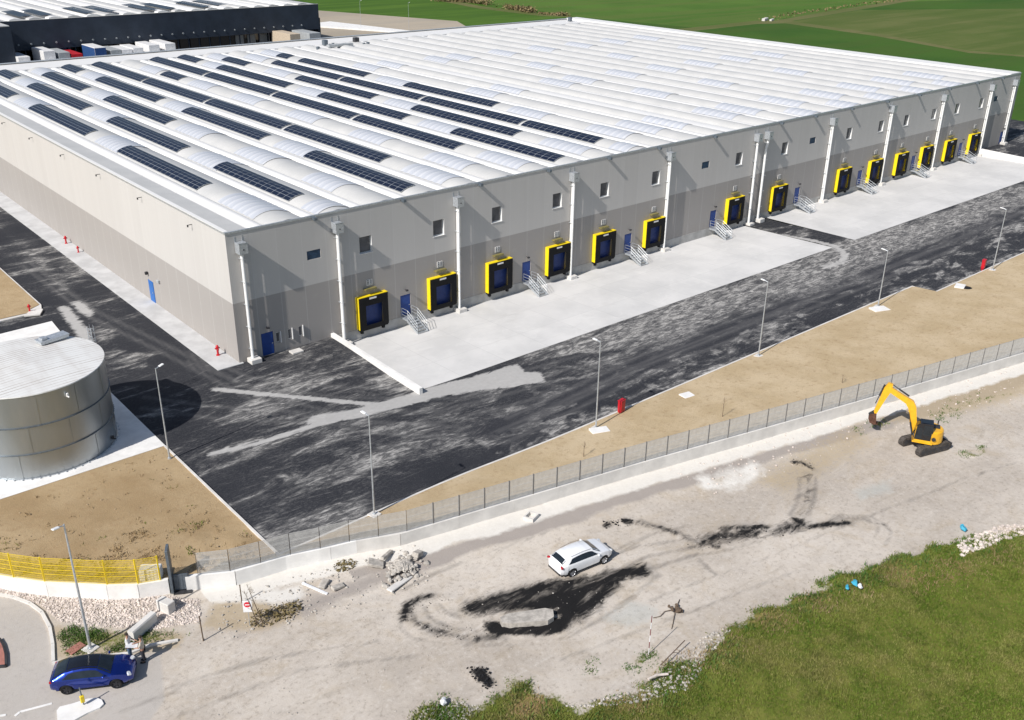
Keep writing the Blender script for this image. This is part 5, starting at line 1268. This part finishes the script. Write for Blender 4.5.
def scrub(name, px, r, h, n, mat, lab, cat='shrub', z=None):
    x0, y0 = g(px[0], px[1], GZ if z is None else z); z0 = gz(x0, y0) if z is None else z
    rr = np.random.default_rng(int(px[0]*7+px[1])); Vv = []; Ff = []
    a = rr.uniform(0, 6.28, n); q = np.sqrt(rr.uniform(0, 1, n))*r; hx = rr.uniform(.15, 1, n)*h*(1-.5*(q/r)**2)
    for i in range(n):
        cx, cy = x0+math.cos(a[i])*q[i]*1.3, y0+math.sin(a[i])*q[i]; s = rr.uniform(.04, .13)
        d = rr.normal(size=3); d /= np.linalg.norm(d); u = np.cross(d, [0, 0, 1.]); u /= (np.linalg.norm(u)+1e-6); w_ = np.cross(d, u); c = np.array([cx, cy, z0+hx[i]*rr.uniform(.1, 1)])
        b = len(Vv); Vv += [c+u*s, c+w_*s*.6, c-u*s, c-w_*s*.6]; Ff.append((b, b+1, b+2, b+3))
        if i % 6 == 0: p0 = np.array([x0+(cx-x0)*.3, y0+(cy-y0)*.3, z0]); b = len(Vv); Vv += [p0-[.012, 0, 0], p0+[.012, 0, 0], c+[.006, 0, 0], c-[.006, 0, 0]]; Ff.append((b, b+1, b+2, b+3))
    o = nm_mesh(name, Vv, Ff, mat, smooth_=False); return tag(o, lab, cat)
scrub('dry_shrub', (268, 617), .85, .5, 230, 'bush_leaf', 'dry brown scrub right of the leaning saplings below the lime strip')
scrub('dry_shrub', (288, 611), .7, .55, 210, 'bush_leaf', 'rightmost dry olive scrub clump by the leaning saplings')
scrub('dry_shrub', (345, 567), .6, .35, 150, 'bush_leaf', 'small dry weeds growing left of the rubble heap')
# rubble heap
def stones(name, poly_px, n, s0, s1, mat, lab=None, kind='stuff', z=GZ, flat=.6, seed=1, grp=None):
    rr = random.Random(seed); pts = G(poly_px, z); xs = [p[0] for p in pts]; ys = [p[1] for p in pts]; m = MB(); c = 0; PA = []
    cand = np.array([(rr.uniform(min(xs), max(xs)), rr.uniform(min(ys), max(ys))) for _ in range(n*6)]); ok = cand[inside(cand, pts)][:n]
    for x, y in ok:
        s = s0*(s1/s0)**(rr.random()**2.2); m.chunk((x, y, gz(x, y)+s*flat*.25), (s, s*rr.uniform(.6, 1), s*flat), rr.uniform(0, 6), .3, rr)
    return tag(m.build(name, mat), lab, None, grp, kind)
hp = thing('rubble_heap', 'heap of broken grey concrete rubble below the boundary wall, left of the white car', 'rubble heap', (0, 0, 0))
rr = random.Random(4); m = MB(); cx, cy = g(402, 573, GZ)
for k in range(190):
    a = rr.uniform(0, 6.28); q = abs(rr.gauss(0, .5)); s = rr.uniform(.12, .5); x = cx+math.cos(a)*q*1.6+(.5*q*math.sin(a)); y = cy+math.sin(a)*q*1.1; m.chunk((x, y, gz(x, y)+max(0, .5-q*.5)+.05), (s, s*.8, s*.55), rr.uniform(0, 6), .3, rr)
tag(m.build('chunk_pile', 'stone_grey', hp), kind='stuff')
for px, d, rz, ry, lab in (((400, 585), (2.0, .45, .12), .25, .05, 'long pale broken slab lying in front of the rubble heap'), ((387, 560), (1.3, .25, .22), .5, .2, 'grey concrete beam on the back of the rubble heap'), ((376, 568), (1.0, .7, .2), -.6, .3, 'tilted pale slab at the left end of the rubble heap'),
                       ((324, 586), (.8, .45, .18), .6, -.1, 'grey concrete lump, left of the pair beside the white plank'), ((338, 589), (.8, .4, .18), 0, .1, 'grey concrete lump, right of the pair beside the white plank'), ((418, 560), (.7, .45, .32), .4, .3, 'angular grey boulder at the right end of the rubble heap')):
    x0, y0, z0 = at(px); m = MB(); m.cbox((x0, y0, z0+d[2]*.5+(.05 if abs(ry) < .15 else .15)), d, rz, ry, .03); tag(m.build('concrete_slab', 'stone_grey' if d[0] < 2 else 'concrete_light'), lab, 'concrete slab')
x0, y0, z0 = at((315, 590)); m = MB(); m.cbox((x0, y0, z0+.1), (1.9, .14, .1), R(-68), R(4)); tag(m.build('plank', 'plastic_white'), 'thin white plank lying on the ground below the lime strip', 'plank')
x0, y0, z0 = at((531, 521)); t = thing('concrete_ring', 'small square concrete well frame standing by the long boundary wall', 'concrete frame', (x0, y0, z0), R(20)); m = MB()
m.cbox((0, .32, .12), (.9, .12, .25)); m.cbox((0, -.32, .12), (.9, .12, .25)); m.cbox((.39, 0, .12), (.12, .52, .25)); m.cbox((-.39, 0, .12), (.12, .52, .25)); m.build('frame', 'concrete_light', t)
# slab on the black millings
x0, y0 = g(518, 614, GZ); m = MB(); pr = G([(500, 617), (508, 613), (545, 607.5), (553, 609), (554, 616), (548, 620), (512, 623), (502, 622)], GZ+.45); m.prism(pr, GZ-.05, GZ+.42)
tag(m.build('rock_slab', 'stone_grey'), 'long flat grey slab lying in the black asphalt millings', 'slab')
# millings lumps
def lumps(poly, n, seed, s1=.28, lab='scattered black asphalt lumps'):
    stones('asphalt_lumps', poly, n, .04, s1, 'asphalt_lump', None, 'stuff', GZ, .6, seed)
lumps([(462, 606), (512, 593), (600, 574), (650, 566), (650, 576), (600, 592), (572, 628), (545, 636), (490, 634)], 160, 3, .12); lumps([(402, 620), (405, 603), (450, 594), (450, 600), (415, 612), (410, 625)], 50, 4, .1)
lumps([(680, 545), (760, 527), (850, 520), (850, 526), (760, 540), (700, 552)], 120, 5, .14); lumps([(790, 462), (815, 464), (814, 472), (795, 468)], 50, 6, .12); lumps([(466, 668), (486, 666), (498, 684), (490, 692), (475, 682)], 150, 7, .22)
lumps([(410, 622), (500, 628), (510, 640), (440, 640)], 60, 8, .1); lumps([(602, 522), (634, 518), (634, 526), (604, 530)], 60, 9, .22)
# stones
stones('white_gravel', [(0, 588), (60, 594), (110, 598), (170, 596), (200, 600), (200, 622), (150, 630), (90, 626), (60, 622), (40, 604), (0, 596)], 9000, .05, .19, 'stone_pale', None, 'stuff', GZ, .7, 21)
stones('pale_stones', [(640, 690), (700, 640), (720, 628), (730, 632), (706, 665), (690, 690), (650, 700), (600, 708), (560, 706)], 1100, .04, .26, 'stone_grey', None, 'stuff', GZ, .6, 22)
stones('pale_stones', [(955, 545), (1000, 526), (1030, 524), (1030, 540), (985, 552), (960, 562)], 900, .07, .42, 'stone_pale', None, 'stuff', GZ, .7, 23)
stones('pale_stones', [(420, 712), (450, 700), (480, 705), (470, 722), (415, 730)], 700, .04, .2, 'stone_grey', None, 'stuff', GZ, .6, 24)
stones('loose_stones', [(180, 720), (300, 640), (400, 600), (540, 560), (760, 480), (900, 440), (1020, 420), (1020, 500), (800, 590), (650, 650), (450, 710)], 900, .03, .12, 'stone_grey', None, 'stuff', GZ, .6, 25)
stones('loose_stones', [(660, 470), (900, 400), (1030, 360), (1030, 400), (880, 440), (700, 500)], 700, .04, .22, 'stone_pale', None, 'stuff', GZ, .6, 26)
stones('loose_stones', [(170, 610), (420, 545), (440, 580), (300, 625), (200, 645)], 700, .04, .22, 'stone_grey', None, 'stuff', GZ, .6, 27)
def clods(x0, x1, y0, y1, n, s0, s1, seed):
    rr = random.Random(seed); m = MB()
    for _ in range(n):
        x = rr.uniform(x0, x1); y = rr.uniform(y0, y1)
        if y < wall_y(x)+.5: continue
        t = (-10.05-y)/max(.5, (-10.05-wall_y(x))); s = s0*(s1/s0)**(rr.random()**2.5); m.chunk((x, y, .08*(1-t)+.0*t+.03), (s, s, s*.6), rr.uniform(0, 6), .3, rr)
    tag(m.build('soil_clods', 'soil_lump'), kind='stuff')
clods(-30, -11.6, -27, -11, 500, .03, .16, 31)
# red-white pole, wrecked stump, litter
x0, y0, z0 = at((648.5, 654)); rp = thing('range_pole', 'thin red and white marker pole standing upright in the dirt near the grass edge', 'pole', (x0, y0, z0))
for k in range(6): m = MB(); m.tube((.0, 0, k*.45), (.01, 0, (k+1)*.45), .022); m.build('band', 'plastic_white' if k % 2 == 0 else 'maroon', rp)
x0, y0, z0 = at((675, 611)); st2 = thing('tree_stump', 'dark uprooted stump with two trailing roots on the pale dirt', 'stump', (x0, y0, z0)); m = MB(); rr = random.Random(9)
for k in range(16): m.chunk((rr.uniform(-.35, .35), rr.uniform(-.35, .35), rr.uniform(.05, .3)), (.28, .25, .22), rr.uniform(0, 6), .4, rr)
m.build('root_ball', 'bark', st2); m = MB()
m.path([(0, 0, .15), (-.6, .3, .1), (-1.1, .2, .06), (-1.5, .4, .03)], .022); m.path([(0, 0, .15), (-.5, -.35, .08), (-1.0, -.7, .05), (-1.4, -.95, .03)], .022); m.path([(0, 0, .2), (.6, .3, .1), (1.0, .5, .05)], .025); m.build('root', 'bark', st2)
for px, mt, s, lab in (((845.5, 597.5), 'plastic_blue', .4, 'blue plastic scrap, left of the litter in the grass bank'), ((853, 594), 'plastic_blue', .55, 'turquoise plastic sheet scrap above the white one in the grass bank'), ((858, 597.5), 'plastic_white', .45, 'white plastic scrap, right of the litter in the grass bank'),
                       ((962, 531), 'plastic_blue', .6, 'blue plastic sack by the white stones at the right edge'), ((443, 706), 'plastic_white', .55, 'white sack at the left tip of the grass')):
    x0, y0, z0 = at(px); m = MB(); rr = random.Random(int(px[0])); m.chunk((x0, y0, z0+.28), (s, s*.7, s*.5), 1, .35, rr); m.chunk((x0+.15, y0+.1, z0+.3), (s*.5, s*.6, s*.4), 2, .35, rr); tag(m.build('litter', mt), lab, 'litter')
x0, y0 = g(650, 662, GZ); m = MB()
a1 = g(648, 681, GZ+.3); a2 = g(668, 674, GZ+.3); m.path([(a1[0], a1[1], GZ+.45), ((a1[0]+a2[0])/2, (a1[1]+a2[1])/2+.1, GZ+.4), (a2[0], a2[1], GZ+.3)], .07, 8); tag(m.build('bare_branch', 'stone_pale'), 'pale bare branch lying at the grass edge', 'branch')
a1 = g(660, 670, GZ); a2 = g(684, 648, GZ); m = MB(); m.path([(a1[0], a1[1], GZ+.35), (a2[0], a2[1], GZ+.55)], .03, 6); m.path([((a1[0]+a2[0])/2, (a1[1]+a2[1])/2, GZ+.45), (a2[0]-.8, a2[1]-.3, GZ+.3)], .02, 5); tag(m.build('bare_branch', 'bark'), 'dark fallen twig lying across white stones above the pale branch', 'branch')
# kerbs, white island, posts at the roundabout
def px_kerb(px, name, mat, lab, wd, h):
    p = G(px, GZ); m = MB()
    for (x0, y0), (x1, y1) in zip(p[:-1], p[1:]):
        L = math.hypot(x1-x0, y1-y0); m.cbox(((x0+x1)/2, (y0+y1)/2, GZ+h/2-.05), (L+.02, wd, h+.1), math.atan2(y1-y0, x1-x0))
    return tag(m.build(name, mat), kind='structure')
px_kerb([(-8, 594), (14, 598), (30, 604), (42, 613), (50, 628), (53, 645), (53.5, 662)], 'kerb', 'concrete_light', '', .18, .12)
px_kerb([(53, 664), (105, 657), (130, 654), (150, 646), (178, 641)], 'kerb', 'concrete_light', '', .16, .12)
px_kerb([(0, 640), (3.5, 646), (6, 655), (6.5, 667), (0, 667.5)], 'kerb', 'steel_dark', '', .12, .14)
m = MB(); m.prism(G([(-30, 630), (0, 641), (3, 648), (5.5, 656), (5.8, 666), (-30, 667)], GZ), GZ-.1, GZ+.06)
MATS['paving_red'] = plain('paving_red', (.36, .16, .13), .9, 0, .2, .15, 3); tag(m.build('paving', 'paving_red'), kind='structure')
m = MB(); pr = [(57, 712), (60, 708), (72, 705), (88, 700), (97, 699), (102, 701), (104, 705), (100, 709), (88, 714), (70, 724), (58, 724)]; m.prism(G(pr, GZ), GZ-.1, GZ+.10); tag(m.build('traffic_island', 'concrete_white'), kind='structure')
x0, y0 = g(84, 704.5, GZ+.1); bp = thing('bollard', 'thin bollard post with yellow reflector box on the white traffic island', 'bollard', (x0, y0, GZ+.1)); m = MB(); m.tube((0, 0, 0), (-.04, .02, 1.15), .035); m.build('post', 'galvanised_dark', bp)
m = MB(); m.cbox((-.03, -.03, .42), (.2, .16, .42), bev=.02); m.build('reflector_box', 'yellow_paint', bp)
m = MB()
for a, b in (((15, 716), (20, 712)), ((20, 712), (52, 703.5)), ((0, 716), (6, 715))):
    x0, y0 = g(*a, GZ); x1, y1 = g(*b, GZ); L = math.hypot(x1-x0, y1-y0); m.cbox(((x0+x1)/2, (y0+y1)/2, GZ+.012), (L, .14, .016), math.atan2(y1-y0, x1-x0))
tag(m.build('road_marking', 'concrete_white'), kind='structure')
m = MB(); x0, y0 = g(76, 649, GZ); m.cbox((x0, y0, GZ+.03), (.9, .55, .1), .3); tag(m.build('brick_patch', 'paving_red'), 'small reddish brick slab in the weeds behind the blue car', 'slab')

# ================================================================== GRASS
def tufts(name, n, poly, mat, h0, h1, seed, spread=.12, blades=4, dens=None, w0=.02, zf=None):
    rr = np.random.default_rng(seed); pts = np.array(poly); lo = pts.min(0); hi = pts.max(0); c = rr.uniform(lo, hi, (n*4, 2)); c = c[inside(c, poly)][:n]
    if dens is not None: c = c[rr.uniform(0, 1, len(c)) < dens(c[:, 0], c[:, 1])]
    k = len(c); iz = np.clip(np.round((c[:, 0]+48)/.22).astype(int), 0, len(np.arange(-48, 92, .22))-1); jz = np.clip(np.round((c[:, 1]+78)/.22).astype(int), 0, len(np.arange(-78, -12, .22))-1)
    zz = z[jz*len(np.arange(-48, 92, .22))+iz]
    zz = zz if zf is None else zf(c[:, 0], c[:, 1]); B = np.repeat(np.c_[c, zz], blades, 0); K = len(B); a = rr.uniform(0, 6.28, K); hh = rr.uniform(h0, h1, K)*np.repeat(.5+fbm(c[:, 0]*.5, c[:, 1]*.5, 3, 12), blades); ln = rr.uniform(.2, .8, K)*hh
    off = rr.normal(0, spread, (K, 2)); B[:, :2] += off; wv = w0*rr.uniform(.6, 1.6, K); a2 = rr.uniform(0, 6.28, K)
    p0 = B+np.c_[np.cos(a2)*wv, np.sin(a2)*wv, 0*wv-.02]; p1 = B-np.c_[np.cos(a2)*wv, np.sin(a2)*wv, 0*wv+.02]; p2 = B+np.c_[np.cos(a)*ln, np.sin(a)*ln, hh]
    V_ = np.stack([p0, p1, p2], 1).reshape(-1, 3); return tag(nm_mesh(name, V_, np.arange(3*K).reshape(-1, 3), mat, smooth_=False), kind='stuff')
GV = [(x_, y_+.9) for x_, y_ in gp(GE)]+gp([(1040, 730), (415, 730)])
GV[-1] = g(415, 760, GZ); GV[-2] = g(1200, 740, GZ); GV.insert(len(GV)-2, (58.0, -59.5))
GP_ = gp(GE)+[(95, -60), (95, -90), (-20, -90)]
sdg = lambda x, y: seg_dist(np.c_[x, y], gp(GE))*np.where(inside(np.c_[x, y], GP_), 1, -1)
gd = lambda x, y: np.clip((sdg(x, y)*.9+.1+2.6*(fbm(x*.8, y*.8, 4, 33)-.5))*1.4, 0, 1)*(.35+.65*(fbm(x*.6, y*.6, 4, 51) > .42))
tufts('grass', 90000, GV, 'grass_blades', .05, .16, 41, .16, 4, gd, .026)
edge = gp(GE)
dd = lambda x, y: np.exp(-(seg_dist(np.c_[x, y], edge)/1.5)**2)*(.15+.85*(fbm(x*.45, y*.45, 3, 15) > .5))*gd(x, y)
tufts('weeds', 34000, GV, 'weed_green', .08, .30, 42, .12, 4, dd, .03)
dd2 = lambda x, y: np.clip(1.6*np.max([np.exp(-(((x-g(*c_, GZ)[0])/1.1)**2+((y-g(*c_, GZ)[1])/.9)**2)) for c_ in ((945, 580), (895, 584), (775, 628), (525, 708), (815, 608), (700, 662), (680, 672), (855, 598), (1000, 562), (740, 645), (970, 574), (640, 705), (920, 586))], 0), 0, 1)
tufts('dead_grass', 15000, GV, 'dry_stalks', .08, .24, 43, .12, 3, dd2, .022)
GRB = gp([(58, 636), (68, 656), (100, 653), (130, 650), (150, 643), (186, 640), (190, 630), (160, 630), (120, 632), (95, 630), (70, 626)])
tufts('weeds', 1500, GRB, 'weed_green', .04, .15, 44, .12, 5, lambda x, y: np.clip(fbm(x*.9, y*.9, 3, 4)*5-1.9, 0, 1), .026)
for i, (c_, r_, n_) in enumerate((((640, 661), .9, 260), ((592, 665), .6, 200), ((578, 676), .35, 70), ((650, 655), .4, 80), ((663, 652), .25, 40), ((700, 668), .3, 40), ((588, 682), .2, 30), ((956, 413), 1.2, 160), ((940, 419), .8, 120), ((975, 405), 1.0, 120), ((873, 429), .6, 60), ((858, 436), .5, 40), ((880, 428), .4, 60), ((966, 455), .5, 60), ((980, 449), .4, 50), ((440, 707), .8, 120), ((497, 700), .5, 80))):
    x0, y0 = g(*c_, GZ); q = [(x0+r_*1.4*math.cos(a), y0+r_*math.sin(a)) for a in np.linspace(0, 6.28, 12)]
    tufts('weeds', int(n_*.55), q, 'weed_green', .05, .16, 60+i, .12, 4, lambda x, y: np.clip(fbm(x*1.6, y*1.6, 3, 5)*5-2, 0, 1), .025)

def soil_z(x, y):
    t = np.clip((-10.05-y)/(-10.05-wall_y(x)-.1), 0, 1); return .08*(1-t)+(wall_top(x)-.12)*t+.02
SP = [(-11.6, -10.5), (-11.6, -27.2), (-14, -26.9), (-18, -24.8), (-22, -21.6), (-25, -18.2), (-30, -10.5)]
tufts('dry_weeds', 3800, SP, 'dry_stalks', .05, .22, 91, .12, 5, lambda x, y: np.clip(fbm(x*.7, y*.7, 4, 71)*7-3.2-.35*np.maximum(0, y-wall_y(x)-3), .015, 1), .03, soil_z)
tufts('green_weeds', 1600, SP, 'grass_blades', .05, .16, 92, .12, 5, lambda x, y: np.clip(fbm(x*.8, y*.8, 4, 72)*8-4.2-.35*np.maximum(0, y-wall_y(x)-2.5), .01, 1), .03, soil_z)

# ================================================================== BACK WAREHOUSE
YB = 188.0
bw = thing('back_warehouse', 'long dark blue-grey warehouse with solar panels on its white roof behind the big one', 'warehouse', (0, YB, 0))
XB0, XB1, ZB = 33.3, 118.9, 10.9
m = MB(); m.box(XB0, XB1, 0, .3, 4.1, ZB); m.box(XB1-.3, XB1, .3, 95, 0, ZB); m.box(XB1, XB1+1.2, 1.5, 10, 0, 7.0); m.add([(XB0, .3, 4.1), (XB1-.3, .3, 4.1), (XB1-.3, 3.6, 4.1), (XB0, 3.6, 4.1)], [(0, 1, 2, 3)]); m.build('wall', 'facade_dark', bw)
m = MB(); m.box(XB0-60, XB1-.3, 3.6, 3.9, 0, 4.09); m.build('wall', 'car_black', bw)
m = MB(); m.box(XB0-60, XB0-.02, -8, -7.7, 0, ZB-.3); m.box(XB0-.32, XB0-.02, -7.7, 3.6, 0, ZB-.3); m.build('wall', 'facade_dark', bw)
m = MB(); m.box(XB0-60, XB1-.05, .25, 95, ZB-.3, ZB-.05); m.box(XB0-.2, XB1+.05, -.03, .3, ZB+.003, ZB+.1); m.box(XB0-60, XB0-.2, -8.03, .25, ZB-.297, ZB-.1); m.build('roof', 'vault_sheet', bw)
for k in range(30):
    x = XB0-30+k*5.05*.9
    if x > XB1-4: break
    m = MB(); y0_ = .6; Y1 = 92
    pr = [(x+.3, ZB-.06), (x+.5, ZB+.3), (x+1.6, ZB+.55), (x+3.0, ZB+.35), (x+3.9, ZB-.06)]
    m.add([(a, y0_, b) for a, b in pr]+[(a, Y1, b) for a, b in pr], [(i, i+1, 6+i-0, 5+i) for i in range(4)]+[(0, 1, 2, 3, 4)[::-1]]); m.build('roof_vault', 'roof_beam' if k % 2 else 'vault_sheet', bw, True, auto=40)
def backpv(px0, px1):
    x0, y0 = g(*px0, ZB+.5); x1, y1 = g(*px1, ZB+.5); xm = (x0+x1)/2; ya, yb = sorted((y0-YB, y1-YB)); ya = max(ya, 1.5); m = MB()
    for r_ in range(3):
        for c in range(int((yb-ya)/1.2)):
            m.add([(xm-1.5+r_*1.0, ya+c*1.2, ZB+.50+.06*r_), (xm-.55+r_*1.0, ya+c*1.2, ZB+.56+.06*r_), (xm-.55+r_*1.0, ya+c*1.2+1.15, ZB+.56+.06*r_), (xm-1.5+r_*1.0, ya+c*1.2+1.15, ZB+.50+.06*r_)], [(0, 1, 2, 3)])
    m.v = [(x, y, z_+.12) for x, y, z_ in m.v]; m.build('solar_array', 'solar_cell', bw)
for a, b in (((8, 11.5), (25, 17)), ((25, 10), (47, 15.8)), ((66, 8), (92, 13.8)), ((86, 6.8), (112, 12.4)), ((124, 4.8), (152, 10.3)), ((142, 3.8), (172, 9.2)), ((177, 2), (208, 7.6)), ((196, 1), (222, 5.6))): backpv(a, b)
for k in range(27):
    x = 36.4+k*2.95
    if x > XB1-2: break
    m = MB(); m.tube((x, -.05, 5.5), (x, -.2, 5.48), .22, n=10); m.build('wall_lamp', 'truck_grey', bw)
for k in range(27):
    x = 34.9+k*2.95
    if x > XB1-2: break
    m = MB(); m.box(x-.14, x+.14, .35, .62, -.04, 4.09); m.build('column', 'facade_dark', bw)
for px in (240, 252, 264, 276):
    v = _d*F+_r*(px-512)+_u*(360-38); t = (YB+3.0-CP.y)/v.y; x = CP.x+v.x*t
    m = MB(); m.box(x-1.2, x+1.2, 3.3, 3.59, .6, 3.6); m.build('dock_door', 'truck_grey', bw)
def truck(px, z, wdt, mat, lab, ln=9.0, cab=True, yf=None, grp='lorries at the back docks'):
    v = _d*F+_r*(px[0]-512)+_u*(360-px[1]); q_ = (178.0-CP.y)/v.y; x = CP.x+v.x*q_; y = 178.0; z = CP.z+v.z*q_; wdt *= 1.05
    t = thing('lorry', lab, 'lorry', (x, y, -.03), 0, grp); m = MB(); m.cbox((0, ln/2, (z+1.1)/2+.03), (wdt, ln, z-1.1), bev=.04); m.build('cargo_box', 'truck_white' if mat == 'truck_blue' else mat, t)
    if mat == 'truck_blue': m = MB(); m.box(-wdt/2-.03, -wdt/2-.002, .1, ln-.1, 1.15, z-.1); m.box(-wdt/2, wdt/2, -.03, -.002, 1.15, z-.1); m.build('side_panel', mat, t)
    m = MB()
    for s_ in (-1, 1):
        for q in (ln-1.5, ln-2.8, .8): m.tube((s_*(wdt/2-.3), q, .5), (s_*(wdt/2), q, .5), .5, n=14)
    m.build('wheel', 'black_rubber', t); m = MB(); m.box(-.5, .5, .2, ln-.3, .8, 1.08); m.build('chassis', 'steel_dark', t)
    if cab: m = MB(); m.cbox((0, -1.05, 1.75), (wdt*.95, 2.0, 2.5), bev=.15); c = m.build('cab', mat, t); m = MB(); m.box(-wdt*.42, wdt*.42, -2.07, -2.052, 1.7, 2.6); m.build('windscreen', 'dark_glass', c)
    return t
truck((24, 57), 3.7, 2.5, 'truck_white', 'leftmost white lorry at the dark warehouse docks'); truck((49, 51), 4.0, 2.5, 'truck_white', 'tall white lorry, second from the left at the dark warehouse'); truck((64, 52.5), 3.7, 2.5, 'truck_grey', 'pale grey lorry touching the tall white one left of the red lorry')
truck((77, 54), 3.3, 2.5, 'truck_red', 'red lorry backed up to the dark warehouse'); truck((100, 47.5), 4.0, 2.6, 'truck_blue', 'dark blue and white lorry right of the red one'); truck((116, 50), 3.6, 2.5, 'truck_grey', 'grey lorry right of the dark blue lorry'); truck((127, 49.5), 3.7, 2.5, 'truck_white', 'narrow white lorry next to the grey one under the dark facade')
truck((138, 48), 3.8, 2.4, 'truck_white', 'small white lorry left of the gap between lorries'); truck((154, 45), 4.0, 2.6, 'truck_white', 'white lorry, left of the pair in the middle of the dark facade'); truck((170, 43.5), 4.0, 2.6, 'truck_white', 'white lorry, right of the pair in the middle of the dark facade', 11)
truck((295, 34), 3.3, 3.0, 'truck_beige', 'beige flatbed load beside the dark warehouse right end', 11, False); truck((315, 33), 2.6, 3.4, 'truck_grey', 'grey-green tarpaulined trailer at the right end of the dark warehouse', 10, False)
# things farther behind it
def shed(px0, px1, z, mat, lab, dep=14, h=6):
    x0, y0 = g(*px0, z); x1, y1 = g(*px1, z); t = thing('shed', lab, 'shed', ((x0+x1)/2, (y0+y1)/2, -1.5), math.atan2(y1-y0, x1-x0)); L = math.hypot(x1-x0, y1-y0)
    m = MB(); m.box(-L/2, L/2, 0, dep, 0, h); m.build('wall', mat, t); m = MB(); m.side([(-L/2-.3, h+.003), (L/2+.3, h+.003), (L/2+.3, h+.4), (-L/2-.3, h+.4)], -.3, dep+.3); m.build('roof', 'truck_grey', t)
shed((52, 5), (84, 3.5), 0, 'maroon', 'dark red shed glimpsed at the top left behind the dark warehouse'); shed((87, 4), (103, 2.5), 0, 'maroon', 'smaller maroon shed right of the dark red one at the top edge', 10, 5); shed((-10, 8), (19, 7), 0, 'facade_dark', 'dark shed in the top left corner', 12, 6)
shed((41, 8.5), (51, 8), 0, 'truck_white', 'white shed end between the dark and red sheds', 8, 4); shed((21, 8.5), (36, 8), 0, 'truck_grey', 'low grey shed left of the white shed end at the top', 8, 3.4)
# hedges in the far ditch and a culvert
def hedge(px, n, r, h, lab, seed):
    p = G(px, -1.5); rr = np.random.default_rng(seed); Vv, Ff = [], []; L = [math.hypot(b[0]-a[0], b[1]-a[1]) for a, b in zip(p[:-1], p[1:])]; tot = sum(L)
    for _ in range(n):
        d = rr.uniform(0, tot); i = 0
        while d > L[i]: d -= L[i]; i += 1
        c = np.array([p[i][0]+(p[i+1][0]-p[i][0])*d/L[i], p[i][1]+(p[i+1][1]-p[i][1])*d/L[i]])+rr.normal(0, r, 2); s = rr.uniform(.3, .9)*.6; k = (.35+.65*abs(math.sin(c[0]*.35+seed)))
        q = rr.normal(size=3); q /= np.linalg.norm(q); u = np.cross(q, [0, 0, 1.]); u /= np.linalg.norm(u)+1e-6; w_ = np.cross(q, u); C_ = np.array([c[0], c[1], -1.5+rr.uniform(.1, h)*k]); b = len(Vv); Vv += [C_+u*s, C_+w_*s, C_-u*s, C_-w_*s]; Ff.append((b, b+1, b+2, b+3))
    tag(nm_mesh('scrub_hedge', Vv, Ff, 'bush_leaf', smooth_=False), lab, 'hedge')
hedge([(436, 1), (470, 2.5), (490, 5)], 900, 1.6, 3.0, 'brown scrub clump in the field ditch nearest the top edge', 1); hedge([(505, 9), (517, 10), (532, 13)], 700, 1.3, 2.6, 'dark brown bushes in the ditch above the roof, right of the first clump', 2); hedge([(540, 14), (568, 16)], 260, .8, 1.2, 'sparse low brown scrub in the ditch by the far roof corner', 3)
hedge([(762, 20), (800, 13), (860, 5), (910, -1)], 260, 1.6, .7, 'low brown scrub strip along the diagonal ditch in the far fields', 4)
x0, y0 = g(765, 20.5, -1.5); m = MB(); m.cbox((x0, y0, -1.1), (5, 1.2, 1.0), R(20), bev=.05); m.cbox((x0+1.5, y0-2, -1.2), (3.5, .8, .7), R(20), bev=.05); tag(m.build('culvert', 'concrete_light'), 'small pale concrete culvert where the field tracks meet', 'culvert')
m = MB(); m.prism(G([(300, 26), (330, 22.5), (420, 33), (405, 33.5)], -.05), -.5, .35); tag(m.build('yard_wall', 'concrete_white'), 'low white wall edging the gravel yard behind the roof', 'wall')
m = MB(); x0, y0 = 140.5, 0
m.prism([(149, -13.4), (170, -13.4), (170, -9), (152, -1.5)], -.7, .02); tag(m.build('verge', 'field_dry'), kind='structure')
